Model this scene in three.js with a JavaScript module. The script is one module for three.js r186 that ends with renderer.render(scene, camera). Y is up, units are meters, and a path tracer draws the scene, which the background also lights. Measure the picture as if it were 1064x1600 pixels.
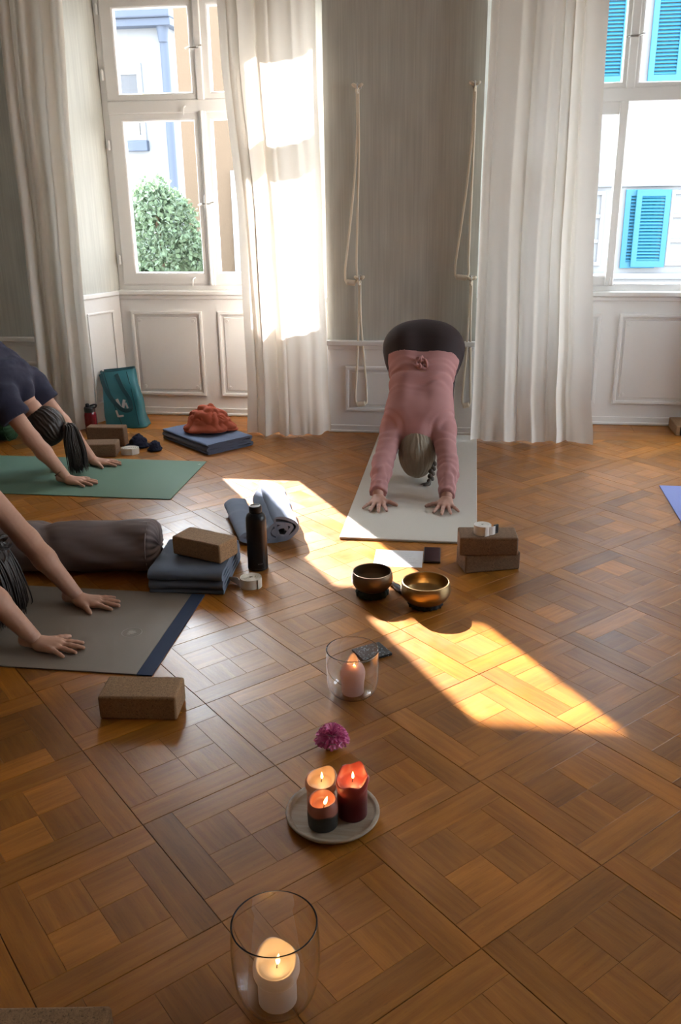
import * as THREE from 'three';
import { RoundedBoxGeometry } from 'three/addons/geometries/RoundedBoxGeometry.js';
import { mergeGeometries, mergeVertices, toCreasedNormals } from 'three/addons/utils/BufferGeometryUtils.js';
import { ImprovedNoise } from 'three/addons/math/ImprovedNoise.js';

// ------------------------------------------------------------------ camera, sky, sun, exposure
const scene = new THREE.Scene();
const camera = new THREE.PerspectiveCamera(59.76, 1064 / 1600, 0.05, 200);
camera.position.set(0, 1.45, 0);
camera.rotation.order = 'YXZ';
camera.rotation.set(-0.35292, 0.14604, -0.01393);

const SUN = new THREE.Vector3(-0.625, 0.692, -1);            // towards the sun
{ // hazy summer-morning air: pale round the horizon and the sun, light blue overhead
  const W = 256, Hh = 128, d = new Float32Array(W * Hh * 4), sd = SUN.clone().normalize();
  for (let j = 0; j < Hh; j++) for (let i = 0; i < W; i++) {
    const up = ((j + 0.5) / Hh - 0.5) * Math.PI, az = ((i + 0.5) / W - 0.5) * 2 * Math.PI, v = new THREE.Vector3(Math.cos(az) * Math.cos(up), Math.sin(up), Math.sin(az) * Math.cos(up));
    const h = Math.pow(1 - Math.max(v.y, 0), 2.2), g = Math.pow(Math.max(v.dot(sd), 0), 5), k = 1.0 + 0.25 * h + 2.3 * g, low = v.y < 0 ? 0.35 : 1;
    d.set([(0.62 + 0.28 * h + 0.12 * g) * k * low, (0.77 + 0.15 * h + 0.07 * g) * k * low, (0.96 - 0.05 * h - 0.02 * g) * k * low, 1], (j * W + i) * 4);
  }
  const t = new THREE.DataTexture(d, W, Hh, THREE.RGBAFormat, THREE.FloatType); t.mapping = THREE.EquirectangularReflectionMapping; t.magFilter = t.minFilter = THREE.LinearFilter; t.needsUpdate = true; scene.background = t;
}
scene.backgroundIntensity = 4.0;
const sun = new THREE.DirectionalLight(new THREE.Color().setRGB(1, 0.92, 0.90), 13.5);
sun.position.copy(SUN).multiplyScalar(20).add(new THREE.Vector3(-1, 0, -4));
sun.target.position.set(-1, 0, -4);
sun.castShadow = true;
sun.shadow.mapSize.set(4096, 4096);
Object.assign(sun.shadow.camera, { left: -7, right: 7, top: 7, bottom: -7, near: 1, far: 50 });
scene.add(sun, sun.target);

const renderer = new THREE.WebGLRenderer({ antialias: true });
renderer.toneMapping = THREE.LinearToneMapping;
renderer.toneMappingExposure = 3.1;
renderer.shadowMap.enabled = true;

// ------------------------------------------------------------------ helpers
const V = (x, y, z) => new THREE.Vector3(x, y, z);
function mulberry(a) { return () => { a |= 0; a = a + 0x6D2B79F5 | 0; let t = Math.imul(a ^ a >>> 15, 1 | a); t = t + Math.imul(t ^ t >>> 7, 61 | t) ^ t; return ((t ^ t >>> 14) >>> 0) / 4294967296; }; }
const rnd = mulberry(20240611);
const rr = (a, b) => a + (b - a) * rnd();
const clamp = THREE.MathUtils.clamp, lerp = THREE.MathUtils.lerp, sstep = THREE.MathUtils.smoothstep;
const IN = new ImprovedNoise();
const noise = (x, y, z) => IN.noise(x + 37.3, y + 11.7, z + 5.1);
const fbm = (x, y, z) => noise(x, y, z) + 0.5 * noise(x * 2.1, y * 2.1, z * 2.1) + 0.25 * noise(x * 4.3, y * 4.3, z * 4.3);
const used = {};
function numbered(name) { const n = used[name] = (used[name] ?? -1) + 1; return n ? `${name}_${String(n).padStart(3, '0')}` : name; }
function shade(o) { o.castShadow = o.receiveShadow = true; return o; }
function tag(o, label, category, group, kind) { if (label) o.userData.label = label; if (category) o.userData.category = category; if (group) o.userData.group = group; if (kind) o.userData.kind = kind; return o; }
function thing(name, label, category, pos = [0, 0, 0], turn = 0, group) {
  const o = new THREE.Group(); o.name = numbered(name); o.position.set(...pos); o.rotation.y = turn;
  scene.add(o); return tag(o, label, category, group);
}
function part(name, geo, mat, parent, label) { const m = shade(new THREE.Mesh(geo, mat)); m.name = name; parent.add(m); if (label) m.userData.label = label; return m; }
function solo(name, label, category, geo, mat, pos = [0, 0, 0], turn = 0, group) {
  const m = shade(new THREE.Mesh(geo, mat)); m.name = numbered(name); m.position.set(...pos); m.rotation.y = turn;
  scene.add(m); return tag(m, label, category, group);
}
function struct(name, geo, mat) { const m = geo ? shade(new THREE.Mesh(geo, mat)) : new THREE.Group(); m.name = numbered(name); m.userData.kind = 'structure'; scene.add(m); return m; }
const clean = (g) => { g = g.index ? g.toNonIndexed() : g; for (const k of Object.keys(g.attributes)) if (!['position', 'normal', 'uv', 'color'].includes(k)) g.deleteAttribute(k); if (!g.attributes.uv) g.setAttribute('uv', new THREE.Float32BufferAttribute(new Float32Array(g.attributes.position.count * 2), 2)); return g; };
const merge = (...gs) => mergeGeometries(gs.flat().map(clean));
const box = (x0, x1, y0, y1, z0, z1, r = 0.003) => {
  const w = x1 - x0, h = y1 - y0, d = z1 - z0; r = Math.min(r, w / 2.01, h / 2.01, d / 2.01);
  return boxUV(new RoundedBoxGeometry(w, h, d, 1, r).translate((x0 + x1) / 2, (y0 + y1) / 2, (z0 + z1) / 2));
};
function boxUV(g, s = 1) {           // uv in metres, taken across the face each vertex belongs to
  g = g.index ? g.toNonIndexed() : g; const p = g.attributes.position, n = g.attributes.normal, uv = new Float32Array(p.count * 2);
  for (let i = 0; i < p.count; i++) {
    const nx = n.getX(i), ny = n.getY(i), nz = n.getZ(i), h = Math.hypot(nx, nz);
    if (Math.abs(ny) > h || h < 1e-9) { uv[2 * i] = p.getX(i) * s; uv[2 * i + 1] = p.getZ(i) * s; }
    else { uv[2 * i] = (p.getX(i) * nz - p.getZ(i) * nx) / h * s; uv[2 * i + 1] = p.getY(i) * s; }
  }
  g.setAttribute('uv', new THREE.BufferAttribute(uv, 2)); return g;
}
function prism(plan, y0, y1, bevel = 0) {        // plan in x, z
  const s = new THREE.Shape(plan.map(([x, z]) => new THREE.Vector2(x, -z)));
  const g = new THREE.ExtrudeGeometry(s, { depth: y1 - y0 - 2 * bevel, bevelEnabled: bevel > 0, bevelThickness: bevel, bevelSize: bevel, bevelOffset: -bevel, bevelSegments: 1, curveSegments: 8 });
  g.rotateX(-Math.PI / 2).translate(0, y0 + bevel, 0); return boxUV(g);
}
function rectFrame(x0, x1, y0, y1, hx0, hx1, hy0, hy1, z0, z1, bevel = 0.006) {     // a flat frame with a rectangular opening
  const s = new THREE.Shape([[x0, y0], [x1, y0], [x1, y1], [x0, y1]].map((a) => new THREE.Vector2(...a)));
  s.holes.push(new THREE.Path([[hx0, hy0], [hx0, hy1], [hx1, hy1], [hx1, hy0]].map((a) => new THREE.Vector2(...a))));
  const g = new THREE.ExtrudeGeometry(s, { depth: z1 - z0 - 2 * bevel, bevelThickness: bevel, bevelSize: bevel, bevelOffset: -bevel, bevelSegments: 2 });
  g.translate(0, 0, z0 + bevel); return boxUV(g);
}
const lathe = (pts, seg = 48) => { const g = new THREE.LatheGeometry(pts.map(([r, y]) => new THREE.Vector2(Math.max(r, 0.00001), y)), seg); g.normalizeNormals(); return g; };
const tube = (pts, r, seg = 40, rad = 8, closed = false) => new THREE.TubeGeometry(new THREE.CatmullRomCurve3(pts.map((p) => V(...p)), closed), seg, r, rad, closed);
function taper(pts, radii, seg = 12, rad = 6) {    // a tube whose radius changes along its length, closed at both ends
  const c = new THREE.CatmullRomCurve3(pts.map((p) => V(...p))), f = c.computeFrenetFrames(seg), pos = [], idx = [];
  for (let i = 0; i <= seg; i++) {
    const t = i / seg, p = c.getPoint(t), k = t * (radii.length - 1), a = Math.min(Math.floor(k), radii.length - 2), r = lerp(radii[a], radii[a + 1], k - a);
    for (let j = 0; j < rad; j++) { const q = j / rad * Math.PI * 2; pos.push(...p.clone().addScaledVector(f.normals[i], Math.cos(q) * r).addScaledVector(f.binormals[i], Math.sin(q) * r).toArray()); }
  }
  for (let i = 0; i < seg; i++) for (let j = 0; j < rad; j++) { const a = i * rad + j, b = i * rad + (j + 1) % rad, c2 = a + rad, d = b + rad; idx.push(a, b, c2, b, d, c2); }
  for (const [o, flip] of [[0, 0], [seg * rad, 1]]) for (let j = 1; j < rad - 1; j++) flip ? idx.push(o, o + j, o + j + 1) : idx.push(o, o + j + 1, o + j);
  const g = new THREE.BufferGeometry(); g.setAttribute('position', new THREE.Float32BufferAttribute(pos, 3)); g.setIndex(idx); g.computeVertexNormals(); return g;
}
function displace(g, f) { const p = g.attributes.position, n = g.attributes.normal, v = V(0, 0, 0), w = V(0, 0, 0); for (let i = 0; i < p.count; i++) { v.fromBufferAttribute(p, i); w.fromBufferAttribute(n, i); f(v, w, i); p.setXYZ(i, v.x, v.y, v.z); } g.computeVertexNormals(); return g; }
const smoothed = (g) => { g = g.clone(); g.deleteAttribute('uv'); g.deleteAttribute('normal'); g = mergeVertices(g, 1e-5); g.computeVertexNormals(); return g; };
function softBox(w, h, d, r, nx, ny, nz, f) {      // a rounded box with enough vertices to sag and crumple; base at y = 0
  const g = smoothed(new THREE.BoxGeometry(w, h, d, nx, ny, nz)), p = g.attributes.position, v = V(0, 0, 0);
  for (let i = 0; i < p.count; i++) {
    v.fromBufferAttribute(p, i); const c = V(clamp(v.x, r - w / 2, w / 2 - r), clamp(v.y, r - h / 2, h / 2 - r), clamp(v.z, r - d / 2, d / 2 - r));
    const e = v.clone().sub(c); if (e.lengthSq() > 0) e.normalize().multiplyScalar(r); v.copy(c).add(e); p.setXYZ(i, v.x, v.y + h / 2, v.z);
  }
  g.computeVertexNormals(); return f ? displace(g, f) : g;
}
function ribbon(pts, t, depth, seg = 1, f) {       // cloth seen edge-on: a centre line in x, y with thickness, drawn out along z from -depth/2
  const c = new THREE.CatmullRomCurve3(pts.map(([x, y]) => V(x, y, 0))), n = pts.length * 5, P = c.getPoints(n), T = P.map((p, i) => P[Math.min(i + 1, n)].clone().sub(P[Math.max(i - 1, 0)]).normalize());
  const ring = []; for (let i = 0; i <= n; i++) ring.push([P[i].x - T[i].y * t / 2, P[i].y + T[i].x * t / 2]);
  ring.push([P[n].x + T[n].x * t * 0.4, P[n].y + T[n].y * t * 0.4]);
  for (let i = n; i >= 0; i--) ring.push([P[i].x + T[i].y * t / 2, P[i].y - T[i].x * t / 2]);
  ring.push([P[0].x - T[0].x * t * 0.4, P[0].y - T[0].y * t * 0.4]);
  const m = ring.length, pos = [], idx = [];
  for (let k = 0; k <= seg; k++) for (const [x, y] of ring) pos.push(x, y, (k / seg - 0.5) * depth);
  for (let k = 0; k < seg; k++) for (let i = 0; i < m; i++) { const a = k * m + i, b = k * m + (i + 1) % m; idx.push(a, a + m, b, b, a + m, b + m); }
  let g = new THREE.BufferGeometry(); g.setAttribute('position', new THREE.Float32BufferAttribute(pos, 3)); g.setIndex(idx); g.computeVertexNormals();
  if (f) displace(g, f);
  const capPos = [], q = g.attributes.position, get = (i) => [q.getX(i), q.getY(i), q.getZ(i)];
  for (const [o, flip] of [[0, 1], [seg * m, 0]]) for (let i = 0; i < n; i++) {
    const a = get(o + i), b = get(o + i + 1), c1 = get(o + 2 * n + 2 - i), d = get(o + 2 * n + 1 - i);
    flip ? capPos.push(...a, ...b, ...c1, ...b, ...d, ...c1) : capPos.push(...a, ...c1, ...b, ...b, ...c1, ...d);
  }
  const cap = new THREE.BufferGeometry(); cap.setAttribute('position', new THREE.Float32BufferAttribute(capPos, 3)); cap.computeVertexNormals();
  return merge(g, cap);
}
const paint = (g, f) => { const p = g.attributes.position, c = new Float32Array(p.count * 3), v = V(0, 0, 0); for (let i = 0; i < p.count; i++) { v.fromBufferAttribute(p, i); c.set(f(v), i * 3); } g.setAttribute('color', new THREE.BufferAttribute(c, 3)); return g; };

// ------------------------------------------------------------------ textures and materials
function tex(w, h, f, srgb = false) {
  const d = new Uint8Array(w * h * 4);
  for (let y = 0; y < h; y++) for (let x = 0; x < w; x++) { const c = f(x, y), i = (y * w + x) * 4; d[i] = clamp(c[0], 0, 1) * 255; d[i + 1] = clamp(c[1], 0, 1) * 255; d[i + 2] = clamp(c[2], 0, 1) * 255; d[i + 3] = 255; }
  const t = new THREE.DataTexture(d, w, h); t.wrapS = t.wrapT = THREE.RepeatWrapping; t.magFilter = THREE.LinearFilter; t.minFilter = THREE.LinearMipmapLinearFilter; t.generateMipmaps = true; if (srgb) t.colorSpace = THREE.SRGBColorSpace; t.needsUpdate = true; return t;
}
function lattice(seed) { const r = mulberry(seed), L = Float32Array.from({ length: 4096 }, () => r()); return (x, y, px, py) => {      // value noise that repeats after px, py cells
  const xi = Math.floor(x), yi = Math.floor(y), s = (t) => t * t * (3 - 2 * t), a = s(x - xi), b = s(y - yi), at = (i, j) => L[(((i % px) + px) % px * 57 + ((j % py) + py) % py * 131) & 4095];
  return lerp(lerp(at(xi, yi), at(xi + 1, yi), a), lerp(at(xi, yi + 1), at(xi + 1, yi + 1), a), b); }; }
const grey = (v) => [v, v, v], N1 = lattice(1), N2 = lattice(2), N3 = lattice(3), N4 = lattice(4);
// oak: 0.6 x 0.15 m of grain along x
const woodTex = tex(1024, 256, (x, y) => {
  const u = x / 1024, v = y / 256, warp = N1(u * 4, v * 2, 4, 2) * 0.7;
  const rings = N2(u * 3, (v + warp * 0.08) * 24, 3, 24), fine = N3(u * 24, v * 128, 24, 128), fleck = N4(u * 60, v * 90, 60, 90), blot = N1(u * 5 + 9, v * 3, 5, 3);
  const k = 0.80 + 0.10 * rings + 0.07 * fine + 0.12 * (blot - 0.5) - (fleck > 0.9 ? 0.06 : 0);
  return [k, k * (0.965 + 0.035 * rings), k * (0.92 + 0.08 * rings)];
}, true);
woodTex.repeat.set(1 / 0.6, 1 / 0.15);
const woodBump = tex(512, 512, (x, y) => { const u = x / 512, v = y / 512; return grey(0.45 * N1(u * 6, v * 6, 6, 6) + 0.25 * N2(u * 18, v * 18, 18, 18) + 0.16 * N3(u * 40, v * 90, 40, 90) + (N4(u * 70, v * 70, 70, 70) > 0.95 ? -0.1 : 0) + 0.15); });
woodBump.repeat.set(1 / 0.35, 1 / 0.35);
const woodRough = tex(512, 512, (x, y) => { const u = x / 512, v = y / 512; return grey(0.62 + 0.30 * N2(u * 5, v * 5, 5, 5) + 0.16 * N3(u * 30, v * 30, 30, 30)); });
woodRough.repeat.set(1 / 0.8, 1 / 0.8);
const wallTex = tex(512, 512, (x, y) => { const u = x / 512, v = y / 512; const k = 0.86 + 0.05 * N1(u * 70, v * 2, 70, 2) + 0.04 * N2(u * 160, v * 7, 160, 7) + 0.05 * N3(u * 8, v * 5, 8, 5) - 0.06; return [k, k, k * 0.985]; }, true);
wallTex.repeat.set(2, 1.2);
const plasterTex = tex(256, 256, (x, y) => grey(0.5 + 0.3 * (N1(x / 256 * 20, y / 256 * 20, 20, 20) - 0.5) + 0.3 * (N2(x / 256 * 64, y / 256 * 64, 64, 64) - 0.5)));
const corkTex = tex(512, 512, (x, y) => {
  const u = x / 512, v = y / 512, a = N1(u * 40, v * 40, 40, 40), b = N2(u * 90, v * 90, 90, 90), c = N3(u * 56 + 7, v * 56, 56, 56); let k = 0.78 + 0.12 * (a - 0.5) + 0.12 * (b - 0.5); if (c > 0.87) k *= 0.74; if (c < 0.1) k *= 1.08;
  return [k, k * 0.97, k * 0.93];
}, true);
corkTex.repeat.set(6, 6);
const weaveTex = tex(256, 256, (x, y) => { const a = Math.sin(x / 256 * Math.PI * 2 * 48), b = Math.sin(y / 256 * Math.PI * 2 * 48); return grey(0.5 + 0.22 * a * b + 0.28 * (N2(x / 256 * 60, y / 256 * 60, 60, 60) - 0.5)); });
const weaveBig = weaveTex.clone(); weaveTex.repeat.set(12, 12); weaveBig.repeat.set(5, 5);
const rgb = (r, g, b) => new THREE.Color().setRGB(r, g, b);
const mat = (c, o = {}) => new THREE.MeshPhysicalMaterial({ color: Array.isArray(c) ? rgb(...c) : new THREE.Color(c), roughness: 0.6, ...o });
const M = {
  floorWood: mat([1, 1, 1], { map: woodTex, vertexColors: true, roughness: 0.46, specularIntensity: 0.5, clearcoat: 0.42, clearcoatRoughness: 0.25, roughnessMap: woodRough, bumpMap: woodBump, bumpScale: 0.0006, ior: 1.5 }),
  gap: mat([0.02, 0.012, 0.008], { roughness: 0.9 }),
  wallpaper: mat([0.74, 0.74, 0.69], { map: wallTex, roughness: 0.75 }),
  white: mat([0.84, 0.825, 0.80], { roughness: 0.42, bumpMap: plasterTex, bumpScale: 0.0004 }),
  ceiling: mat([0.72, 0.70, 0.66], { roughness: 0.9 }),
  plainWall: mat([0.56, 0.53, 0.47], { roughness: 0.9 }),
  glass: mat([1, 1, 1], { transmission: 1, thickness: 0, roughness: 0, ior: 1.5 }),
  metal: mat([0.55, 0.54, 0.52], { metalness: 1, roughness: 0.32 }),
  darkMetal: mat([0.05, 0.05, 0.05], { metalness: 0.8, roughness: 0.4 }),
  curtain: mat([0.86, 0.81, 0.73], { transmission: 0.22, thickness: 0, roughness: 1, side: THREE.DoubleSide }),
  rope: mat([0.80, 0.72, 0.58], { roughness: 0.95 }),
  cork: mat([0.54, 0.345, 0.19], { map: corkTex, roughness: 0.9, bumpMap: corkTex, bumpScale: 0.0006 }),
  cotton: mat([0.76, 0.68, 0.55], { roughness: 0.95 }),
  black: mat([0.012, 0.012, 0.012], { roughness: 0.45 }),
  rubberBlack: mat([0.02, 0.02, 0.02], { roughness: 0.8 }),
  skin: mat([0.52, 0.285, 0.19], { roughness: 0.55, sheen: 0.2, sheenColor: rgb(0.6, 0.3, 0.25), sheenRoughness: 0.5 }),
};
// ------------------------------------------------------------------ the room
const H = 3.1, ZW = -5.345, ZR = -5.67, ZO = -5.95, XL = -3.6, XR = 4.6, ZB = 4.2;
// floor: parquet panels set at 45 degrees, each a pinwheel of four strips round four small blocks
const floor = struct('floor');
part("subfloor", box(XL - 0.2, XR + 0.2, -0.12, -0.012, ZO, ZB + 0.2, 0.001), M.gap, floor);
{
  const S = 0.3813, c = Math.SQRT1_2, O = [-1.0104, -1.9446], Z0 = -5.29, pieces = [];
  const toWorld = (i, j) => [O[0] + S * c * (i + j), O[1] + S * c * (i - j)];
  const clip = (poly, f) => { const out = []; for (let k = 0; k < poly.length; k++) { const a = poly[k], b = poly[(k + 1) % poly.length], fa = f(a), fb = f(b); if (fa >= 0) out.push(a); if (fa * fb < 0) { const t = fa / (fa - fb); out.push([a[0] + (b[0] - a[0]) * t, a[1] + (b[1] - a[1]) * t]); } } return out; };
  const eye = V(0, 0, 0); camera.updateMatrixWorld(true); camera.updateProjectionMatrix();
  function add(poly, dir, tone) {
    poly = clip(poly, ([x, z]) => x - XL); poly = clip(poly, ([x]) => XR - x); poly = clip(poly, ([, z]) => ZB - z);
    if (poly.length < 3) return; let A = 0; for (let k = 0; k < poly.length; k++) { const a = poly[k], b = poly[(k + 1) % poly.length]; A += a[0] * b[1] - b[0] * a[1]; }
    if (Math.abs(A) < 0.0006) return; if (A > 0) poly.reverse();
    const cx = poly.reduce((s, p) => s + p[0], 0) / poly.length, cz = poly.reduce((s, p) => s + p[1], 0) / poly.length;
    eye.set(cx, 0, cz).project(camera);
    const seen = Math.abs(eye.x) < 1.05 && Math.abs(eye.y) < 1.05 && cz < -0.5;
    const d = Math.hypot(cx, 1.45, cz);
    const covered = (cx > -3 && cx < -0.955 && cz > -2.935 && cz < -2.35) || (cx > -0.54 && cx < 0.06 && cz < -3.56);
    pieces.push({ poly, dir, tone, score: seen && !covered ? Math.abs(A) * 1.45 / d ** 3 : -d });
  }
  const base = [0.46, 0.175, 0.021];
  const pick = () => { const k = rnd(), t = rr(0.82, 1.08) * (k < 0.12 ? 0.76 : k > 0.9 ? 1.28 : 1), w = rr(-0.06, 0.06); return [base[0] * t * (1 + w * 0.4), base[1] * t, base[2] * t * (1 - w * 1.6)]; };
  for (let i = -22; i < 22; i++) for (let j = -22; j < 22; j++) {
    const [mx, mz] = toWorld(i + 0.5, j + 0.5); if (mx < XL - 0.4 || mx > XR + 0.4 || mz < Z0 - 0.4 || mz > ZB + 0.4) continue;
    const g = 0.0022, q = 0.0004, a = 0.2, b = 0.8, hand = 0, panelTone = rr(0.92, 1.08);
    const R = (u0, v0, u1, v1, along) => {
      const e = (v, lo) => (v === 0 || v === 1 ? g : q) * (lo ? 1 : -1);
      const P = [[u0 + e(u0, 1), v0 + e(v0, 1)], [u1 + e(u1, 0), v0 + e(v0, 1)], [u1 + e(u1, 0), v1 + e(v1, 0)], [u0 + e(u0, 1), v1 + e(v1, 0)]].map(([u, v]) => toWorld(i + u, j + v));
      add(clip(P, ([, z]) => z - Z0), along === 'i' ? [c, c] : [c, -c], pick().map((x) => x * panelTone));
    };
    R(0, a, a, 1, 'j'); R(a, b, 1, 1, 'i'); R(b, 0, 1, b, 'j'); R(0, 0, b, a, 'i');
    const m = 0.5, alt = rnd() < 0.5; 
    R(a, a, m, m, alt ? 'i' : 'j'); R(m, a, b, m, alt ? 'j' : 'i'); R(m, m, b, b, alt ? 'i' : 'j'); R(a, m, m, b, alt ? 'j' : 'i');
  }
  for (const [z0, z1] of [[-5.48, Z0], [-5.672, -5.48]]) for (let x = XL - rr(0, 1); x < XR;) {
    const L = rr(0.9, 1.7); add([[x + 0.0006, z0 + 0.0006], [x + L - 0.0006, z0 + 0.0006], [x + L - 0.0006, z1 - 0.001], [x + 0.0006, z1 - 0.001]], [1, 0], pick().map((v) => v * 1.08)); x += L;
  }
  function slab({ poly, dir, tone }) {
    const bev = 0.0007, top = 0, low = -0.012, n = poly.length, pos = [], nor = [], uv = [], col = [], ox = rnd() * 7, oy = rnd() * 7;
    const inset = poly.map((p, k) => { const a = poly[(k + n - 1) % n], b = poly[(k + 1) % n], t1 = [p[0] - a[0], p[1] - a[1]], t2 = [b[0] - p[0], b[1] - p[1]], l1 = Math.hypot(...t1), l2 = Math.hypot(...t2), n1 = [t1[1] / l1, -t1[0] / l1], n2 = [t2[1] / l2, -t2[0] / l2]; const s = 1 + n1[0] * n2[0] + n1[1] * n2[1]; return [p[0] - (n1[0] + n2[0]) / s * -bev, p[1] - (n1[1] + n2[1]) / s * -bev]; });
    const put = (x, y, z, nx, ny, nz) => { pos.push(x, y, z); nor.push(nx, ny, nz); uv.push(x * dir[0] + z * dir[1] + ox, -x * dir[1] + z * dir[0] + oy); col.push(...tone); };
    for (let k = 1; k < n - 1; k++) for (const q of [inset[0], inset[k], inset[k + 1]]) put(q[0], top, q[1], 0, 1, 0);
    for (let k = 0; k < n; k++) {
      const a = poly[k], b = poly[(k + 1) % n], ia = inset[k], ib = inset[(k + 1) % n], tx = b[0] - a[0], tz = b[1] - a[1], l = Math.hypot(tx, tz), nx = -tz / l, nz = tx / l;
      const q = Math.SQRT1_2; for (const w of [[ia, top], [a, top - bev], [b, top - bev], [ia, top], [b, top - bev], [ib, top]]) put(w[0][0], w[1], w[0][1], nx * q, q, nz * q);
      for (const w of [[a, top - bev], [a, low], [b, low], [a, top - bev], [b, low], [b, top - bev]]) put(w[0][0], w[1], w[0][1], nx, 0, nz);
    }
    const g = new THREE.BufferGeometry(); for (const [k, v, s] of [['position', pos, 3], ['normal', nor, 3], ['uv', uv, 2], ['color', col, 3]]) g.setAttribute(k, new THREE.Float32BufferAttribute(v, s)); return g;
  }
  pieces.sort((a, b) => b.score - a.score);
  pieces.slice(0, 300).forEach((p, k) => part(k ? `parquet_strip_${String(k).padStart(3, '0')}` : 'parquet_strip', slab(p), M.floorWood, floor));
  part('parquet_strips_beyond', mergeGeometries(pieces.slice(300).map(slab)), M.floorWood, floor).userData.kind = 'stuff';
}
// window wall: three piers with splayed reveals, an apron under each window, a lintel above
const wall = struct('wall_back');
const pierPlans = [
  [[XL - 0.2, ZW], [-2.43, ZW], [-2.27, ZR], [-2.27, ZO], [XL - 0.2, ZO]],
  [[-0.85, ZW], [0.03, ZW], [0.2, ZR], [0.2, ZO], [-1.03, ZO], [-1.03, ZR]],
  [[1.6, ZW], [XR + 0.2, ZW], [XR + 0.2, ZO], [1.42, ZO], [1.42, ZR]]];
for (const p of pierPlans) part('pier', prism(p, 0, H), M.wallpaper, wall);
const openings = [[-2.27, -1.03], [0.2, 1.42]];
for (const [x0, x1] of openings) { part('lintel', box(x0, x1, 2.58, H, ZO, ZR, 0.002), M.wallpaper, wall); part('parapet', box(x0, x1, 0, 0.79, ZO, ZR - 0.012, 0.002), M.white, wall); }
struct('ceiling', box(XL - 0.2, XR + 0.2, H, H + 0.2, ZO, ZB + 0.2, 0.001), M.ceiling);
// the side walls have windows of their own, beyond the picture's edges
let sideWindow = 3;
for (const [name, xa, xb, holes] of [['wall_left', XL - 0.2, XL, []], ['wall_right', XR, XR + 0.2, [[-5.2, -3.45], [-3.2, -2.2]]]]) {
  const w = struct(name); let z = ZW;
  for (const [z0, z1] of [...holes, [ZB + 0.2, ZB + 0.2]]) { part('wall_section', box(xa, xb, 0, H, z, z0, 0.001), M.plainWall, w); z = z1; }
  for (const [z0, z1] of holes) {
    part('parapet', box(xa, xb, 0, 0.55, z0, z1, 0.001), M.plainWall, w); part('lintel', box(xa, xb, 2.85, H, z0, z1, 0.001), M.plainWall, w);
    const g = struct(`window_${sideWindow++}`), xm = (xa + xb) / 2, L = z1 - z0, f = rectFrame(0, L, 0.55, 2.85, 0.07, L - 0.07, 0.62, 2.78, -0.04, 0.04, 0.008).rotateY(-Math.PI / 2).translate(xm, 0, z0);
    part('frame', f, M.white, g); part('mullion', box(xm - 0.03, xm + 0.03, 0.59, 2.81, (z0 + z1) / 2 - 0.04, (z0 + z1) / 2 + 0.04, 0.008), M.white, g); part('transom', box(xm - 0.03, xm + 0.03, 1.9, 1.97, z0 + 0.05, z1 - 0.05, 0.008), M.white, g);
    part('pane', new THREE.PlaneGeometry(L - 0.1, 2.22).rotateY(Math.PI / 2).translate(xm, 1.70, (z0 + z1) / 2), M.glass, g);
  }
}
struct('wall_front', box(XL, XR, 0, H, ZB, ZB + 0.2, 0.001), M.plainWall);
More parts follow.
